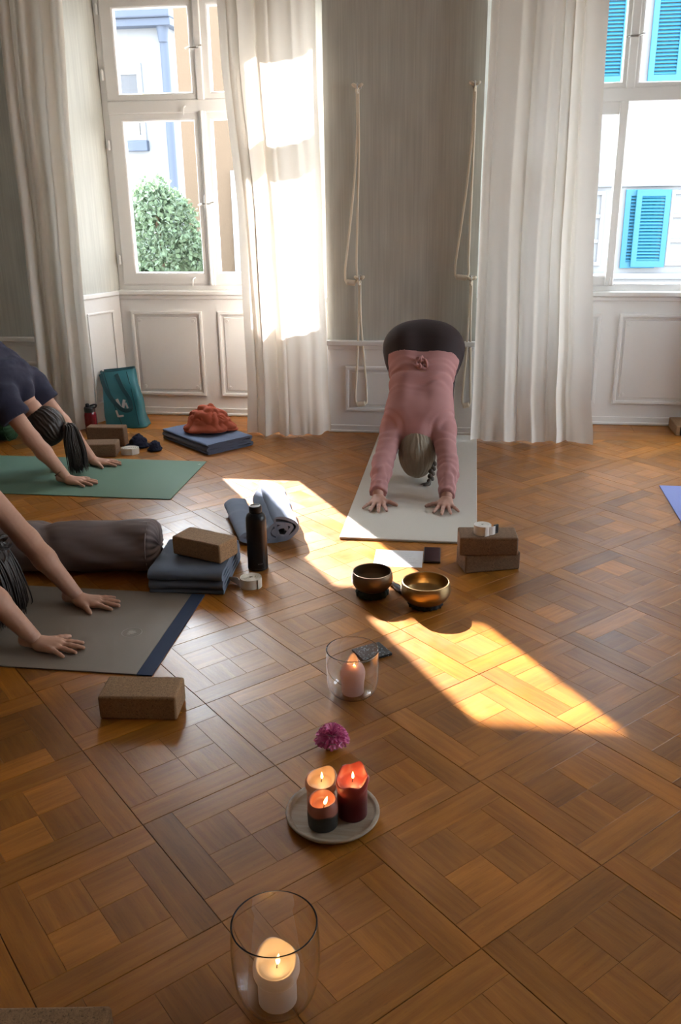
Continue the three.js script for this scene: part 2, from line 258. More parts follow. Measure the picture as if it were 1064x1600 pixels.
// wainscot: painted boards with framed, raised panels
function panel(parent, x0, x1, y0, y1, z, rosettes = true) {
  const a = 0.022, p = part('panel_molding', rectFrame(x0, x1, y0, y1, x0 + a, x1 - a, y0 + a, y1 - a, z - 0.004, z + 0.016, 0.006), M.white, parent);
  const b = 0.038; part('raised_panel', box(x0 + b, x1 - b, y0 + b, y1 - b, z - 0.004, z + 0.008, 0.006), M.white, p);
  if (rosettes) for (const [x, y] of [[x0 + b + 0.022, y0 + b + 0.022], [x1 - b - 0.022, y0 + b + 0.022], [x0 + b + 0.022, y1 - b - 0.022], [x1 - b - 0.022, y1 - b - 0.022]])
    part('rosette', lathe([[0.011, 0], [0.011, 0.003], [0.008, 0.005], [0.005, 0.003], [0, 0.005]], 20).rotateX(Math.PI / 2).translate(x, y, z + 0.007), M.white, p);
}
openings.forEach(([x0, x1], k) => {
  const w = struct('wainscot'), m = k ? 0.845 : -1.667;
  part('wainscot_board', box(x0, x1, 0, 0.79, ZR - 0.012, ZR, 0.002), M.white, w);
  panel(w, Math.max(m - 0.535, x0 + 0.03), m - 0.055, 0.133, 0.688, ZR); panel(w, m + 0.05, Math.min(m + 0.535, x1 - 0.03), 0.133, 0.688, ZR);
  part('window_sill', box(x0, x1, 0.79, 0.822, ZR - 0.06, ZR + 0.028, 0.01), M.white, w);
  part('sill_molding', box(x0, x1, 0.765, 0.79, ZR - 0.01, ZR + 0.012, 0.005), M.white, w);
  part('baseboard', merge(box(x0, x1, 0, 0.05, ZR - 0.004, ZR + 0.012, 0.004), box(x0, x1, 0, 0.018, ZR, ZR + 0.022, 0.006)), M.white, w);
  // splayed sides of the recess, panelled up to the sill
  for (const s of [0, 1]) {
    const xi = s ? x1 : x0, xo = s ? (k ? 1.6 : -0.85) : (k ? 0.03 : -2.43), dx = xo - xi, dz = ZW - ZR, L = Math.hypot(dx, dz), n = [-dz / L * (dx > 0 ? 1 : -1), Math.abs(dx) / L];
    const at = (t, off) => [xi + dx * t + n[0] * off, ZR + dz * t + n[1] * off], plan = (t0, t1, off) => { const q = [at(t0, -0.004), at(t1, -0.004), at(t1, off), at(t0, off)]; return q; };
    part('reveal_board', prism(plan(0.03, 0.99, 0.01), 0, 0.79, 0.002), M.white, w);
    part('reveal_cap', prism(plan(0.03, 1.0, 0.022), 0.79, 0.818, 0.004), M.white, w);
    for (const [t0, t1] of [[0.2, 0.24], [0.76, 0.8]]) part('reveal_molding', prism(plan(t0, t1, 0.018), 0.13, 0.69, 0.003), M.white, w);
    for (const [y0, y1] of [[0.118, 0.132], [0.688, 0.702]]) part('reveal_molding', prism(plan(0.2, 0.8, 0.018), y0, y1, 0.003), M.white, w);
  }
});
// dado on the piers
for (const [x0, x1, p] of [[-0.85, 0.03, [[-0.742, -0.078]]], [XL, -2.43, [[-3.4, -2.55]]], [1.6, XR, [[1.75, 2.9], [3.05, 4.3]]]]) {
  const w = struct('wainscot');
  part('wainscot_board', box(x0, x1, 0, 0.54, ZW - 0.006, ZW + 0.012, 0.003), M.white, w);
  part('dado_rail', merge(box(x0 - 0.006, x1 + 0.006, 0.535, 0.568, ZW - 0.002, ZW + 0.034, 0.008), box(x0, x1, 0.51, 0.535, ZW, ZW + 0.02, 0.005)), M.white, w);
  part('baseboard', merge(box(x0, x1, 0, 0.045, ZW, ZW + 0.02, 0.005), box(x0, x1, 0, 0.014, ZW, ZW + 0.028, 0.004)), M.white, w);
  for (const [a, b] of p) panel(w, a, b, 0.135, 0.412, ZW + 0.012, false);
}
// windows
function leaf(parent, name, x0, x1, y0, y1, hx0, hx1, hy0, hy1, z = ZR) {
  const s = part(name, rectFrame(x0, x1, y0, y1, hx0, hx1, hy0, hy1, z - 0.05, z, 0.012), M.white, parent);
  part('pane', new THREE.PlaneGeometry(hx1 - hx0 + 0.01, hy1 - hy0 + 0.01).translate((hx0 + hx1) / 2, (hy0 + hy1) / 2, z - 0.03), M.glass, s);
  return s;
}
function latch(parent, x, y, z) { part('latch', merge(box(x - 0.03, x + 0.03, y - 0.006, y + 0.004, z, z + 0.014, 0.003), tube([[x - 0.028, y, z + 0.01], [x - 0.034, y - 0.004, z + 0.024], [x - 0.046, y - 0.01, z + 0.03]], 0.005, 8, 6), tube([[x + 0.02, y - 0.002, z + 0.01], [x + 0.034, y + 0.006, z + 0.022], [x + 0.05, y + 0.008, z + 0.024]], 0.0045, 8, 6)), M.metal, parent); }
function hookCatch(parent, x, y, z) { part('hook', tube([[x + 0.008, y + 0.02, z], [x, y + 0.012, z + 0.018], [x - 0.002, y - 0.012, z + 0.026], [x - 0.006, y - 0.03, z + 0.016]], 0.005, 12, 6), M.white, parent); }
const windowFrame = (w, x0, x1) => { part('frame', rectFrame(x0, x1, 0.82, 2.585, x0 + 0.045, x1 - 0.045, 0.865, 2.53, ZR - 0.10, ZR - 0.012, 0.006), M.white, w); part('transom', box(x0 + 0.04, x1 - 0.04, 1.862, 1.935, ZR - 0.09, ZR + 0.008, 0.008), M.white, w); };
const w1 = struct('window_1'); windowFrame(w1, -2.27, -1.03);
const hinge = (w, x, y) => part('hinge', lathe([[0, 0], [0.009, 0.004], [0.009, 0.05], [0.005, 0.058], [0, 0.062]], 12).translate(x, y, ZR + 0.004), M.white, w);
leaf(w1, 'sash', -2.235, -1.645, 0.85, 1.872, -2.138, -1.697, 0.932, 1.818); leaf(w1, 'sash', -1.635, -1.045, 0.85, 1.872, -1.583, -1.142, 0.932, 1.818);
leaf(w1, 'sash', -2.235, -1.645, 1.928, 2.52, -2.145, -1.697, 1.976, 2.426); leaf(w1, 'sash', -1.635, -1.045, 1.928, 2.52, -1.572, -1.135, 1.976, 2.426);
part('astragal', merge(box(-1.664, -1.616, 0.85, 1.87, ZR - 0.03, ZR + 0.012, 0.006), lathe([[0, 0], [0.014, 0], [0.014, 0.02], [0.009, 0.03], [0.009, 0.46], [0.017, 0.475], [0.017, 0.53], [0.009, 0.545], [0.009, 0.98], [0.014, 0.99], [0.014, 1.015], [0, 1.015]], 16).translate(-1.64, 0.855, ZR + 0.018)), M.white, w1);
part('astragal', box(-1.662, -1.618, 1.93, 2.52, ZR - 0.03, ZR + 0.016, 0.008), M.white, w1);
latch(w1, -1.64, 1.345, ZR + 0.02); latch(w1, -1.66, 2.21, ZR + 0.012); hookCatch(w1, -1.745, 1.88, ZR + 0.004); hookCatch(w1, -1.76, 0.878, ZR);
for (const y of [0.98, 1.66, 2.05, 2.4]) hinge(w1, -2.243, y);
const w2 = struct('window_2'); windowFrame(w2, 0.2, 1.42);
leaf(w2, 'sash', 0.235, 0.815, 0.85, 1.872, 0.32, 0.79, 0.915, 1.795); leaf(w2, 'sash', 0.245, 0.832, 1.928, 2.52, 0.33, 0.787, 1.965, 2.426); leaf(w2, 'sash', 0.838, 1.385, 1.928, 2.52, 0.885, 1.31, 1.962, 2.426);
part('astragal', box(0.79, 0.838, 0.85, 1.87, ZR - 0.03, ZR + 0.012, 0.008), M.white, w2); part('astragal', box(0.812, 0.86, 1.93, 2.52, ZR - 0.03, ZR + 0.016, 0.008), M.white, w2);
latch(w2, 0.835, 2.19, ZR + 0.016); hookCatch(w2, 0.815, 0.885, ZR);
{ const s = leaf(w2, 'open_sash', -0.54, 0, 0.868, 1.86, -0.47, -0.05, 0.93, 1.80, 0); s.position.set(1.385, 0, ZR + 0.02); s.rotation.y = Math.PI * 0.42; }   // the right lower leaf stands open into the room

// ------------------------------------------------------------------ outside
const O = { white: mat([0.20, 0.208, 0.216], { roughness: 0.9, bumpMap: plasterTex, bumpScale: 0.003 }), orange: mat([0.125, 0.084, 0.052], { roughness: 0.9, bumpMap: plasterTex, bumpScale: 0.003 }), eave: mat([0.06, 0.075, 0.105], { roughness: 0.7 }), stone: mat([0.35, 0.34, 0.32], { roughness: 0.9 }), dark: mat([0.035, 0.04, 0.05], { roughness: 0.12 }), shutter: mat([0.012, 0.115, 0.19], { roughness: 0.5 }), frame: mat([0.24, 0.25, 0.26], { roughness: 0.6 }), blind: mat([0.22, 0.21, 0.17], { roughness: 0.9 }), roof: mat([0.20, 0.11, 0.08], { roughness: 0.9 }) };
struct('street', box(-40, 40, -4.7, -4.5, -60, ZO, 0.001), O.stone);
function farWindow(parent, x0, x1, y0, y1, z, bars = 1) {
  const mx = (x0 + x1) / 2, t = 0.06, w = part('window', merge(rectFrame(x0, x1, y0, y1, x0 + t, x1 - t, y0 + t, y1 - t, z - 0.04, z + 0.05, 0.01), box(mx - 0.035, mx + 0.035, y0 + t, y1 - t, z - 0.03, z + 0.045, 0.01), ...Array.from({ length: bars }, (_, k) => { const y = lerp(y0, y1, (k + 1) / (bars + 1)); return box(x0 + t, x1 - t, y - 0.03, y + 0.03, z - 0.03, z + 0.04, 0.01); })), O.frame, parent);
  part('pane', box(x0 + t, x1 - t, y0 + t, y1 - t, z - 0.03, z - 0.01, 0.001), O.dark, w); return w;
}
{ // white house across the yard, with eaves and a corner downpipe
  const Z = -28, b = thing('house', 'white rendered house with grey eaves seen through the tall window beside the tree', 'building', [-11.5, -4.5, Z]);
  const t = (g) => g.translate(11.5, 4.5, -Z);
  part('wall', t(box(-15, -9.0, -4.5, 5.9, Z - 5, Z, 0.01)), O.white, b);
  part('eaves', t(merge(box(-15.3, -8.75, 5.75, 5.95, Z - 5.2, Z + 0.45, 0.02), box(-15.3, -8.75, 5.95, 6.25, Z - 5.2, Z + 0.55, 0.05))), O.eave, b);
  part('downpipe', t(merge(new THREE.CylinderGeometry(0.13, 0.13, 10.2, 12).translate(-9.06, 0.65, Z + 0.14), new THREE.CylinderGeometry(0.2, 0.13, 0.5, 12).translate(-9.06, 5.6, Z + 0.2))), O.eave, b);
  part('roof', t(prism([[-15.4, Z + 0.6], [-8.7, Z + 0.6], [-8.7, Z - 5.3], [-15.4, Z - 5.3]], 6.25, 6.6, 0.1)), O.roof, b);
  const w = part('window', t(merge(rectFrame(-11.4, -9.85, 2.75, 4.85, -11.25, -10.0, 2.9, 4.6, Z - 0.05, Z + 0.08, 0.02), box(-11.3, -9.95, 4.55, 4.68, Z - 0.05, Z + 0.06, 0.01))), O.frame, b);
  part('pane', t(box(-11.25, -10, 2.9, 4.6, Z - 0.03, Z + 0.01, 0.001)), O.dark, w); part('blind', t(box(-11.2, -10.05, 2.9, 3.6, Z - 0.02, Z + 0.03, 0.001)), O.blind, w);
  part('window_ledge', t(box(-11.5, -9.8, 2.45, 2.75, Z - 0.05, Z + 0.2, 0.03)), O.eave, b);
}
{ // ochre house, close by
  const Z = -10.2, b = thing('house', 'ochre yellow house standing close behind the green tree', 'building', [-2.1, -4.5, Z]), t = (g) => g.translate(2.1, 4.5, -Z);
  part('wall', t(box(-3.2, -0.9, -4.5, 7.6, Z - 2.6, Z, 0.01)), O.orange, b);
  part('roof', t(box(-3.5, -0.6, 7.6, 7.85, Z - 2.9, Z + 0.35, 0.03)), O.roof, b);
  const w = part('window', t(rectFrame(-2.66, -1.7, -0.2, 1.6, -2.56, -1.8, -0.1, 1.5, Z - 0.03, Z + 0.06, 0.01)), O.frame, b); part('pane', t(box(-2.56, -1.8, -0.1, 1.5, Z - 0.02, Z + 0.01, 0.001)), O.dark, w);
}
{ // house with turquoise shutters
  const Z = -16, b = thing('house', 'bright white house with turquoise louvred shutters seen through the right window', 'building', [5, -4.5, Z]), t = (g) => g.translate(-5, 4.5, -Z);
  part('wall', t(box(0.2, 11, -4.5, 8.6, Z - 6, Z, 0.01)), O.white, b); part('eaves', t(box(-0.1, 11.3, 8.6, 8.85, Z - 6, Z + 0.6, 0.03)), O.frame, b);
  part('cornice', t(merge(box(0.2, 11, -0.12, -0.02, Z - 0.05, Z + 0.08, 0.02), box(0.2, 11, -0.28, -0.2, Z - 0.05, Z + 0.05, 0.02), box(0.2, 11, 1.34, 1.44, Z - 0.05, Z + 0.06, 0.02))), O.white, b);
  for (const [x0, x1, y0, y1] of [[1.25, 2.12, 0.1, 1.28], [3.16, 4.1, 0.1, 1.28], [0.7, 1.72, 2.9, 4.5], [3.16, 4.1, 2.9, 4.5]]) { const g = farWindow(b, x0, x1, y0, y1, Z, 2); g.geometry.translate(-5, 4.5, -Z); g.children[0].geometry.translate(-5, 4.5, -Z); }
  const shutter = (x0, x1, y0, y1, z, turn = 0) => {
    const w = x1 - x0, h = y1 - y0, s = part('shutter', rectFrame(0, w, 0, h, 0.09, w - 0.09, 0.1, h - 0.1, 0, 0.045, 0.006), O.shutter, b); s.position.set(x0 - 5, y0 + 4.5, z - Z); s.rotation.y = turn;
    const n = Math.round((h - 0.2) / 0.052), sl = []; for (let k = 0; k < n; k++) sl.push(new THREE.BoxGeometry(w - 0.18, 0.05, 0.008).rotateX(-0.7).translate(w / 2, 0.126 + k * 0.052, 0.022));
    part('louvres', merge(sl), O.shutter, s).userData.kind = 'stuff';
  };
  shutter(2.44, 3.0, 0.06, 1.30, Z + 0.02, 0); shutter(2.60, 3.14, 0.08, 1.295, Z + 0.09, 0); shutter(2.60, 3.11, 2.88, 4.5, Z + 0.03); shutter(1.74, 2.26, 2.88, 4.5, Z + 0.03);
}
{ // small leafy tree
  const t = thing('tree', 'round green leafy tree outside the left window', 'tree', [-3.13, -4.5, -9.0]), bark = mat([0.16, 0.11, 0.07], { roughness: 0.9 });
  part('trunk', taper([[0, 0, 0], [0.05, 1.5, 0.02], [-0.02, 3, 0], [0.02, 4.6, 0.02], [0, 5.7, 0]], [0.11, 0.09, 0.07, 0.05, 0.02], 16, 8), bark, t);
  const r = mulberry(77), pos = [], col = [], cl = []; for (let k = 0; k < 130; k++) { const a = r() * 6.283, y = r() * 2 - 1, q = Math.sqrt(1 - y * y); cl.push([Math.cos(a) * q * 0.42, 4.45 + y * 1.42, Math.sin(a) * q * 0.42, 0.13 + r() * 0.12]); }
  for (let k = 0; k < 30000; k++) {
    const c = cl[Math.floor(r() * cl.length)], a = r() * 6.283, yy = r() * 2 - 1, q = Math.sqrt(1 - yy * yy), R = c[3] * Math.cbrt(0.3 + 0.7 * r()), p = V(c[0] + Math.cos(a) * q * R, c[1] + yy * R, c[2] + Math.sin(a) * q * R);
    const d = V(r() - 0.5, r() - 0.7, r() - 0.5).normalize(), s = V(r() - 0.5, r() - 0.5, r() - 0.5).cross(d).normalize(), l = 0.036 + r() * 0.03, w = l * 0.36, n = d.clone().cross(s).multiplyScalar(w * 0.4);
    const A = p, B = p.clone().addScaledVector(d, l * 0.5).addScaledVector(s, w).add(n), C = p.clone().addScaledVector(d, l), D = p.clone().addScaledVector(d, l * 0.5).addScaledVector(s, -w).add(n), g = 0.7 + r() * 0.6, tone = r() < 0.004 ? [0.5, 0.5, 0.46] : [0.105 * g, 0.16 * g, 0.085 * g];
    for (const v of [A, B, C, A, C, D]) { pos.push(v.x, v.y, v.z); col.push(...tone); }
  }
  const g = new THREE.BufferGeometry(); g.setAttribute('position', new THREE.Float32BufferAttribute(pos, 3)); g.setAttribute('color', new THREE.Float32BufferAttribute(col, 3)); g.computeVertexNormals();
  part('foliage', g, mat([1, 1, 1], { vertexColors: true, transmission: 0.4, thickness: 0, roughness: 0.95, side: THREE.DoubleSide }), t).userData.kind = 'stuff';
}
// ------------------------------------------------------------------ curtains and wall ropes
function curtain(label, edges, z, folds, amp, seed, bend = 0) {        // edges: [height, left x, right x] from the floor up
  const nu = 190, nv = 90, r = mulberry(seed), ph = Array.from({ length: 8 }, () => r() * 6.283), pos = [], idx = [], top = edges[edges.length - 1][0];
  const edge = (y) => { let k = 0; while (k < edges.length - 2 && y > edges[k + 1][0]) k++; const a = edges[k], b = edges[k + 1], t = sstep(clamp((y - a[0]) / (b[0] - a[0]), 0, 1), 0, 1); return [lerp(a[1], b[1], t), lerp(a[2], b[2], t)]; };
  for (let j = 0; j <= nv; j++) for (let i = 0; i <= nu; i++) {
    const u = i / nu, v = j / nv, y0 = v * top, [xl, xr] = edge(y0), q = u + 0.035 * Math.sin(u * 9 + ph[0]) + 0.02 * Math.sin(u * 17 + ph[1]) + 0.012 * Math.sin(y0 * 1.7 + u * 6 + ph[2]);
    const a = amp(u, v), w = Math.sin(q * folds * 6.283 + ph[3]) + 0.45 * Math.sin(q * folds * 1.63 * 6.283 + ph[4] + y0 * 0.35) + 0.25 * Math.sin(q * folds * 3.1 * 6.283 + ph[5] - y0 * 0.5);
    const loose = 1 - 0.35 * v, sideways = 0.35 * a * Math.sin(q * folds * 2 * 6.283 + ph[6]);
    const back = bend ? bend * sstep(u, 0.78, 1) : 0; const hem = v < 0.05 ? (0.05 - v) / 0.05 : 0, zz = z + back + a * loose * (bend ? 1 - 0.8 * sstep(u, 0.8, 1) : 1) * w + 0.012 * noise(u * 7, y0 * 1.3, seed) + hem * 0.02 * (0.6 + noise(u * 14, 2, seed));
    pos.push(lerp(xl, xr, u) + sideways, Math.max(0.004, y0 + hem * 0.006 * (1 + Math.sin(u * 31 + ph[7]))), zz);
  }
  for (let j = 0; j < nv; j++) for (let i = 0; i < nu; i++) { const a = j * (nu + 1) + i, b = a + 1, c = a + nu + 1, d = c + 1; idx.push(a, b, c, b, d, c); }
  const g = new THREE.BufferGeometry(); g.setAttribute('position', new THREE.Float32BufferAttribute(pos, 3)); g.setIndex(idx); g.computeVertexNormals();
  return solo('curtain', label, 'curtain', g, M.curtain);
}
curtain('narrow cream curtain hanging at the left side of the left window, beside the teal bag', [[0, -2.69, -2.32], [0.7, -2.665, -2.315], [1.5, -2.65, -2.29], [3.08, -2.62, -2.24]], -5.23, 3.3, (u) => 0.032, 3);
curtain('cream curtain with bright sunlit patches hanging between left window and rope wall', [[0, -1.345, -0.835], [0.35, -1.33, -0.85], [1.2, -1.337, -0.866], [2.2, -1.40, -0.884], [3.08, -1.44, -0.89]], -5.21, 3.0, (u) => lerp(0.045, 0.016, sstep(u, 0.2, 0.6)), 11, -0.10);
curtain('wide cream curtain hanging between the rope wall and the right window', [[0, 0.03, 0.72], [0.34, 0.035, 0.685], [1.23, 0.04, 0.634], [2.2, 0.052, 0.62], [3.08, 0.08, 0.60]], -5.20, 4.0, (u) => lerp(0.018, 0.034, sstep(u, 0.5, 0.95)), 23);

function wallHook(x, y, z, label) {
  const t = thing('wall_hook', label, 'hook', [x, y, z]);
  part('rosette', lathe([[0, 0], [0.018, 0], [0.016, 0.006], [0, 0.008]], 20).rotateX(Math.PI / 2), M.metal, t); part('eye', merge(tube([[0, 0, 0], [0, 0, 0.03]], 0.004, 4, 8), new THREE.TorusGeometry(0.014, 0.004, 8, 20).rotateY(Math.PI / 2).translate(0, 0, 0.042)), M.metal, t);
}
const twist = (pts, r) => tube(pts, r, 90, 8);
function knot(x, y, z, s = 1) { const p = []; for (let k = 0; k <= 40; k++) { const a = k / 40 * Math.PI * 2; p.push([x + s * 0.016 * (Math.sin(a) + 0.8 * Math.sin(2 * a)), y + s * 0.015 * (Math.cos(a) - 0.8 * Math.cos(2 * a)), z + s * 0.010 * Math.sin(3 * a)]); } return tube(p, 0.0075 * s, 60, 7, true); }
function ropeLoop(label, hook, left, right, bottom, handle) {        // hangs from a hook, spreads into a loop round a wrapped handle
  const [x, y, z] = hook, t = thing('yoga_rope', label, 'rope', [x, y, z]), L = [left - x, bottom - y], R = [right - x, bottom - y], f = 0.036;
  part('loop', merge(twist([[-0.003, -0.012, f], [-0.006, L[1] * 0.25, f - 0.012], [lerp(-0.004, L[0], 0.35), L[1] * 0.55, 0.026], [lerp(0, L[0], 0.8), L[1] * 0.82, 0.026], [L[0], L[1] * 0.96, 0.028], [L[0] + 0.006, L[1] - 0.008, 0.03], [L[0] + 0.03, L[1] - 0.014, 0.03]], 0.0065),
    twist([[0.004, -0.012, f], [0.004, L[1] * 0.3, f - 0.012], [lerp(0.004, R[0], 0.6), R[1] * 0.65, 0.024], [R[0], R[1] * 0.9, 0.026], [R[0] - 0.002, R[1] - 0.006, 0.03], [R[0] - 0.03, R[1] - 0.014, 0.03]], 0.0065)), M.rope, t);
  part('knot', knot(0, -0.004, f + 0.004), M.rope, t);
  const c = [(L[0] + R[0]) / 2, L[1] - 0.012, 0.032], w = Math.max(R[0] - L[0] - 0.012, 0.04), ring = [[0, -w / 2], [0.010, -w / 2], [0.0155, -w / 2 + 0.003]]; for (let k = 0; k <= 10; k++) ring.push([0.0155 + 0.0016 * (k % 2), lerp(-w / 2 + 0.004, w / 2 - 0.004, k / 10)]); ring.push([0.010, w / 2], [0, w / 2]);
  part('handle', lathe(ring, 16).rotateZ(Math.PI / 2 + (handle || 0)).translate(...c), M.cotton, t);
}
wallHook(-0.655, 1.945, ZW, 'small metal wall hook carrying the long rope loop nearest the left curtain');
wallHook(-0.022, 1.940, ZW, 'small metal wall hook carrying the long rope loop beside the right curtain');
wallHook(-0.650, 0.930, ZW, 'low metal wall hook beside the handle of the left rope loop');
wallHook(-0.004, 0.928, ZW, 'low metal wall hook beside the handle of the right rope loop');
ropeLoop('long cream rope loop with handle hanging on wall nearest the sunlit curtain', [-0.655, 1.945, ZW], -0.735, -0.668, 0.918, -0.12);
ropeLoop('long cream rope loop with handle hanging on wall beside the wide right curtain', [-0.022, 1.940, ZW], -0.098, -0.024, 0.948, -0.1);
ropeLoop('short lower rope loop hanging to the left of the person in pink', [-0.650, 0.930, ZW], -0.680, -0.612, 0.195, 0.15);
ropeLoop('short lower rope loop hanging to the right of the person in pink', [-0.004, 0.928, ZW], -0.032, 0.014, 0.20, 0.25);

// ------------------------------------------------------------------ yoga mats
const fabric = (c, o = {}) => mat(c, { roughness: 0.92, bumpMap: weaveTex, bumpScale: 0.0004, ...o });
function yogaMat(label, x0, x1, z0, z1, t, m, edge) {
  const o = thing('yoga_mat', label, 'yoga mat', [(x0 + x1) / 2, 0, (z0 + z1) / 2]), w = x1 - x0, d = z1 - z0;
  part('surface', boxUV(new RoundedBoxGeometry(w, t, d, 1, t * 0.35).translate(0, t / 2 + 0.0012, 0)), m, o);
  part('underside', box(-w / 2 + 0.002, w / 2 - 0.002, 0.0002, 0.0022, -d / 2 + 0.002, d / 2 - 0.002, 0.0005), edge, o);
  return o;
}
yogaMat('cream textured yoga mat under the hands of the person in pink', -0.53, 0.062, ZW + 0.06, -3.555, 0.010, fabric([0.60, 0.56, 0.49], { bumpScale: 0.0012 }), M.cotton);
const green = yogaMat('sage green yoga mat under the hands of the person in a navy top', -3.26, -1.43, -4.612, -3.975, 0.004, fabric([0.135, 0.235, 0.165], { roughness: 0.7 }), M.rubberBlack);
const greyMat = yogaMat('greige yoga mat with a navy end band and a small printed emblem', -2.80, -1.004, -2.938, -2.345, 0.0045, fabric([0.235, 0.195, 0.155], { roughness: 0.62 }), M.rubberBlack);
part('end_band', box(-1.004 + 1.902, -0.953 + 1.902, 0.0002, 0.0052, -2.938 + 2.6415, -2.345 + 2.6415, 0.0012), fabric([0.035, 0.055, 0.11]), greyMat, 'navy band across the mat end');
yogaMat('lavender blue yoga mat lying alone beside the right edge of the floor', 0.97, 2.8, -4.436, -3.80, 0.004, fabric([0.20, 0.24, 0.52], { roughness: 0.7 }), fabric([0.05, 0.06, 0.16]));
const inkPale = mat([0.48, 0.42, 0.35], { roughness: 0.6 });
{ const leafMark = (x, z, a, l) => new THREE.SphereGeometry(1, 12, 8).scale(l, 0.0004, l * 0.22).rotateY(a).translate(x, 0, z);
  const g = merge(new THREE.TorusGeometry(0.034, 0.0009, 6, 48).rotateX(Math.PI / 2).scale(1, 0.35, 1), leafMark(0, 0, 0.06, 0.017), leafMark(-0.002, -0.008, 0.16, 0.014), leafMark(-0.002, 0.008, -0.05, 0.014), leafMark(-0.008, 0.015, -0.16, 0.008), leafMark(-0.008, -0.015, 0.3, 0.008));
  part('emblem', g.translate(-1.118 + 1.902, 0.0060, -2.612 + 2.6415), inkPale, greyMat, 'pale printed emblem of leaves in a ring');
  const s = merge(leafMark(0, 0, 1.57, 0.011), leafMark(0.006, 0.003, 0.9, 0.009), leafMark(-0.006, 0.003, 2.2, 0.009)); part('emblem', s.translate(-1.455 + 2.345, 0.0054, -4.555 + 4.2935), mat([0.35, 0.45, 0.36]), green, 'tiny pale leaf print in the corner'); }

// ------------------------------------------------------------------ cork blocks
const corkGeo = boxUV(new RoundedBoxGeometry(0.228, 0.076, 0.12, 3, 0.008).translate(0, 0.038, 0));
const corkStand = boxUV(new RoundedBoxGeometry(0.228, 0.118, 0.076, 3, 0.008).translate(0, 0.059, 0));
const CB = 'cork yoga blocks';
const corkBrown = M.cork.clone(); corkBrown.color = rgb(0.34, 0.21, 0.125);
solo('cork_block', 'cork block lying alone on parquet at the front edge of the greige mat', 'yoga block', corkGeo, M.cork, [-0.915, 0, -2.166], 0.09, CB);
solo('cork_block', 'cork block resting on top of the folded blue-grey blanket', 'yoga block', corkGeo, M.cork, [-0.992, 0.099, -3.105], -0.36, CB);
solo('cork_block', 'lower block of the pair of brown blocks beside the cream mat', 'yoga block', corkGeo, corkBrown, [0.104, 0, -3.338], 0.32, CB);
solo('cork_block', 'upper block of the pair, carrying a rolled strap, beside the cream mat', 'yoga block', corkGeo, corkBrown, [0.098, 0.0765, -3.318], 0.09, CB);
solo('cork_block', 'brown block standing on its long edge behind another, by the red bottle', 'yoga block', corkStand, corkBrown, [-2.12, 0, -4.90], 0.05, CB);
solo('cork_block', 'brown block lying between far hand on the green mat and a second block', 'yoga block', corkGeo, corkBrown, [-2.098, 0, -4.70], 0.17, CB);
solo('cork_block', 'cork block cut off by the bottom left corner of the picture', 'yoga block', corkGeo, M.cork, [-0.695, 0, -1.045], 0.15, CB);
{ const t = thing('cork_block', 'pale cork block with a black end standing against the right window panelling', 'yoga block', [1.36, 0, -5.53], 0, CB); part('body', boxUV(new RoundedBoxGeometry(0.228, 0.062, 0.22, 2, 0.006).translate(0, 0.031, 0)), M.cork, t); part('end', box(-0.09, 0.112, 0.004, 0.054, 0.104, 0.113, 0.004), M.black, t); }

// ------------------------------------------------------------------ blankets, bolsters, straps, scarf, socks
const wool = (c) => fabric(c, { roughness: 1, sheen: 0.35, sheenRoughness: 0.6, sheenColor: rgb(0.5, 0.55, 0.65) });
const crumple = (s, k, seed) => (v, n) => v.addScaledVector(n, k * fbm(v.x * s + seed, v.y * s * 0.7, v.z * s));
function serpentine(w, layers, pitch) { const p = []; for (let k = 0; k < layers; k++) { const y = pitch * (k + 0.5), d = k % 2 ? -1 : 1, e = w / 2 - pitch * 0.55 - (k % 3) * 0.004; for (const s of [-1, -0.5, 0, 0.5, 1]) p.push([d * s * e, y]); if (k < layers - 1) p.push([d * (e + pitch * 0.42), y + pitch * 0.5]); } return p; }
{ let g = ribbon(serpentine(0.32, 4, 0.0158), 0.0136, 0.50, 34, crumple(9, 0.004, 3)); g.rotateY(Math.PI / 2);
  displace(g = mergeVertices(g), (v) => { v.y = Math.max(v.y, 0.001); }); solo('folded_blanket', 'folded denim blue blanket under a crumpled orange scarf by the window', 'blanket', g, wool([0.14, 0.175, 0.26]), [-1.545, 0, -5.02], -0.72, 'folded blankets'); }
{ // blanket under the cork block: five soft layers, the thick fold towards the room
  let g = ribbon(serpentine(0.34, 5, 0.0188), 0.0165, 0.285, 26, crumple(8, 0.0055, 9)); g.rotateY(Math.PI / 2 + Math.PI);
  displace(g = mergeVertices(g), (v) => { v.y = Math.max(v.y, 0.001); });
  solo('folded_blanket', 'folded blue-grey blanket carrying a cork block beside the dark bolster', 'blanket', g, wool([0.13, 0.16, 0.21]), [-1.035, 0, -3.105], 0.06 + Math.PI, 'folded blankets'); }
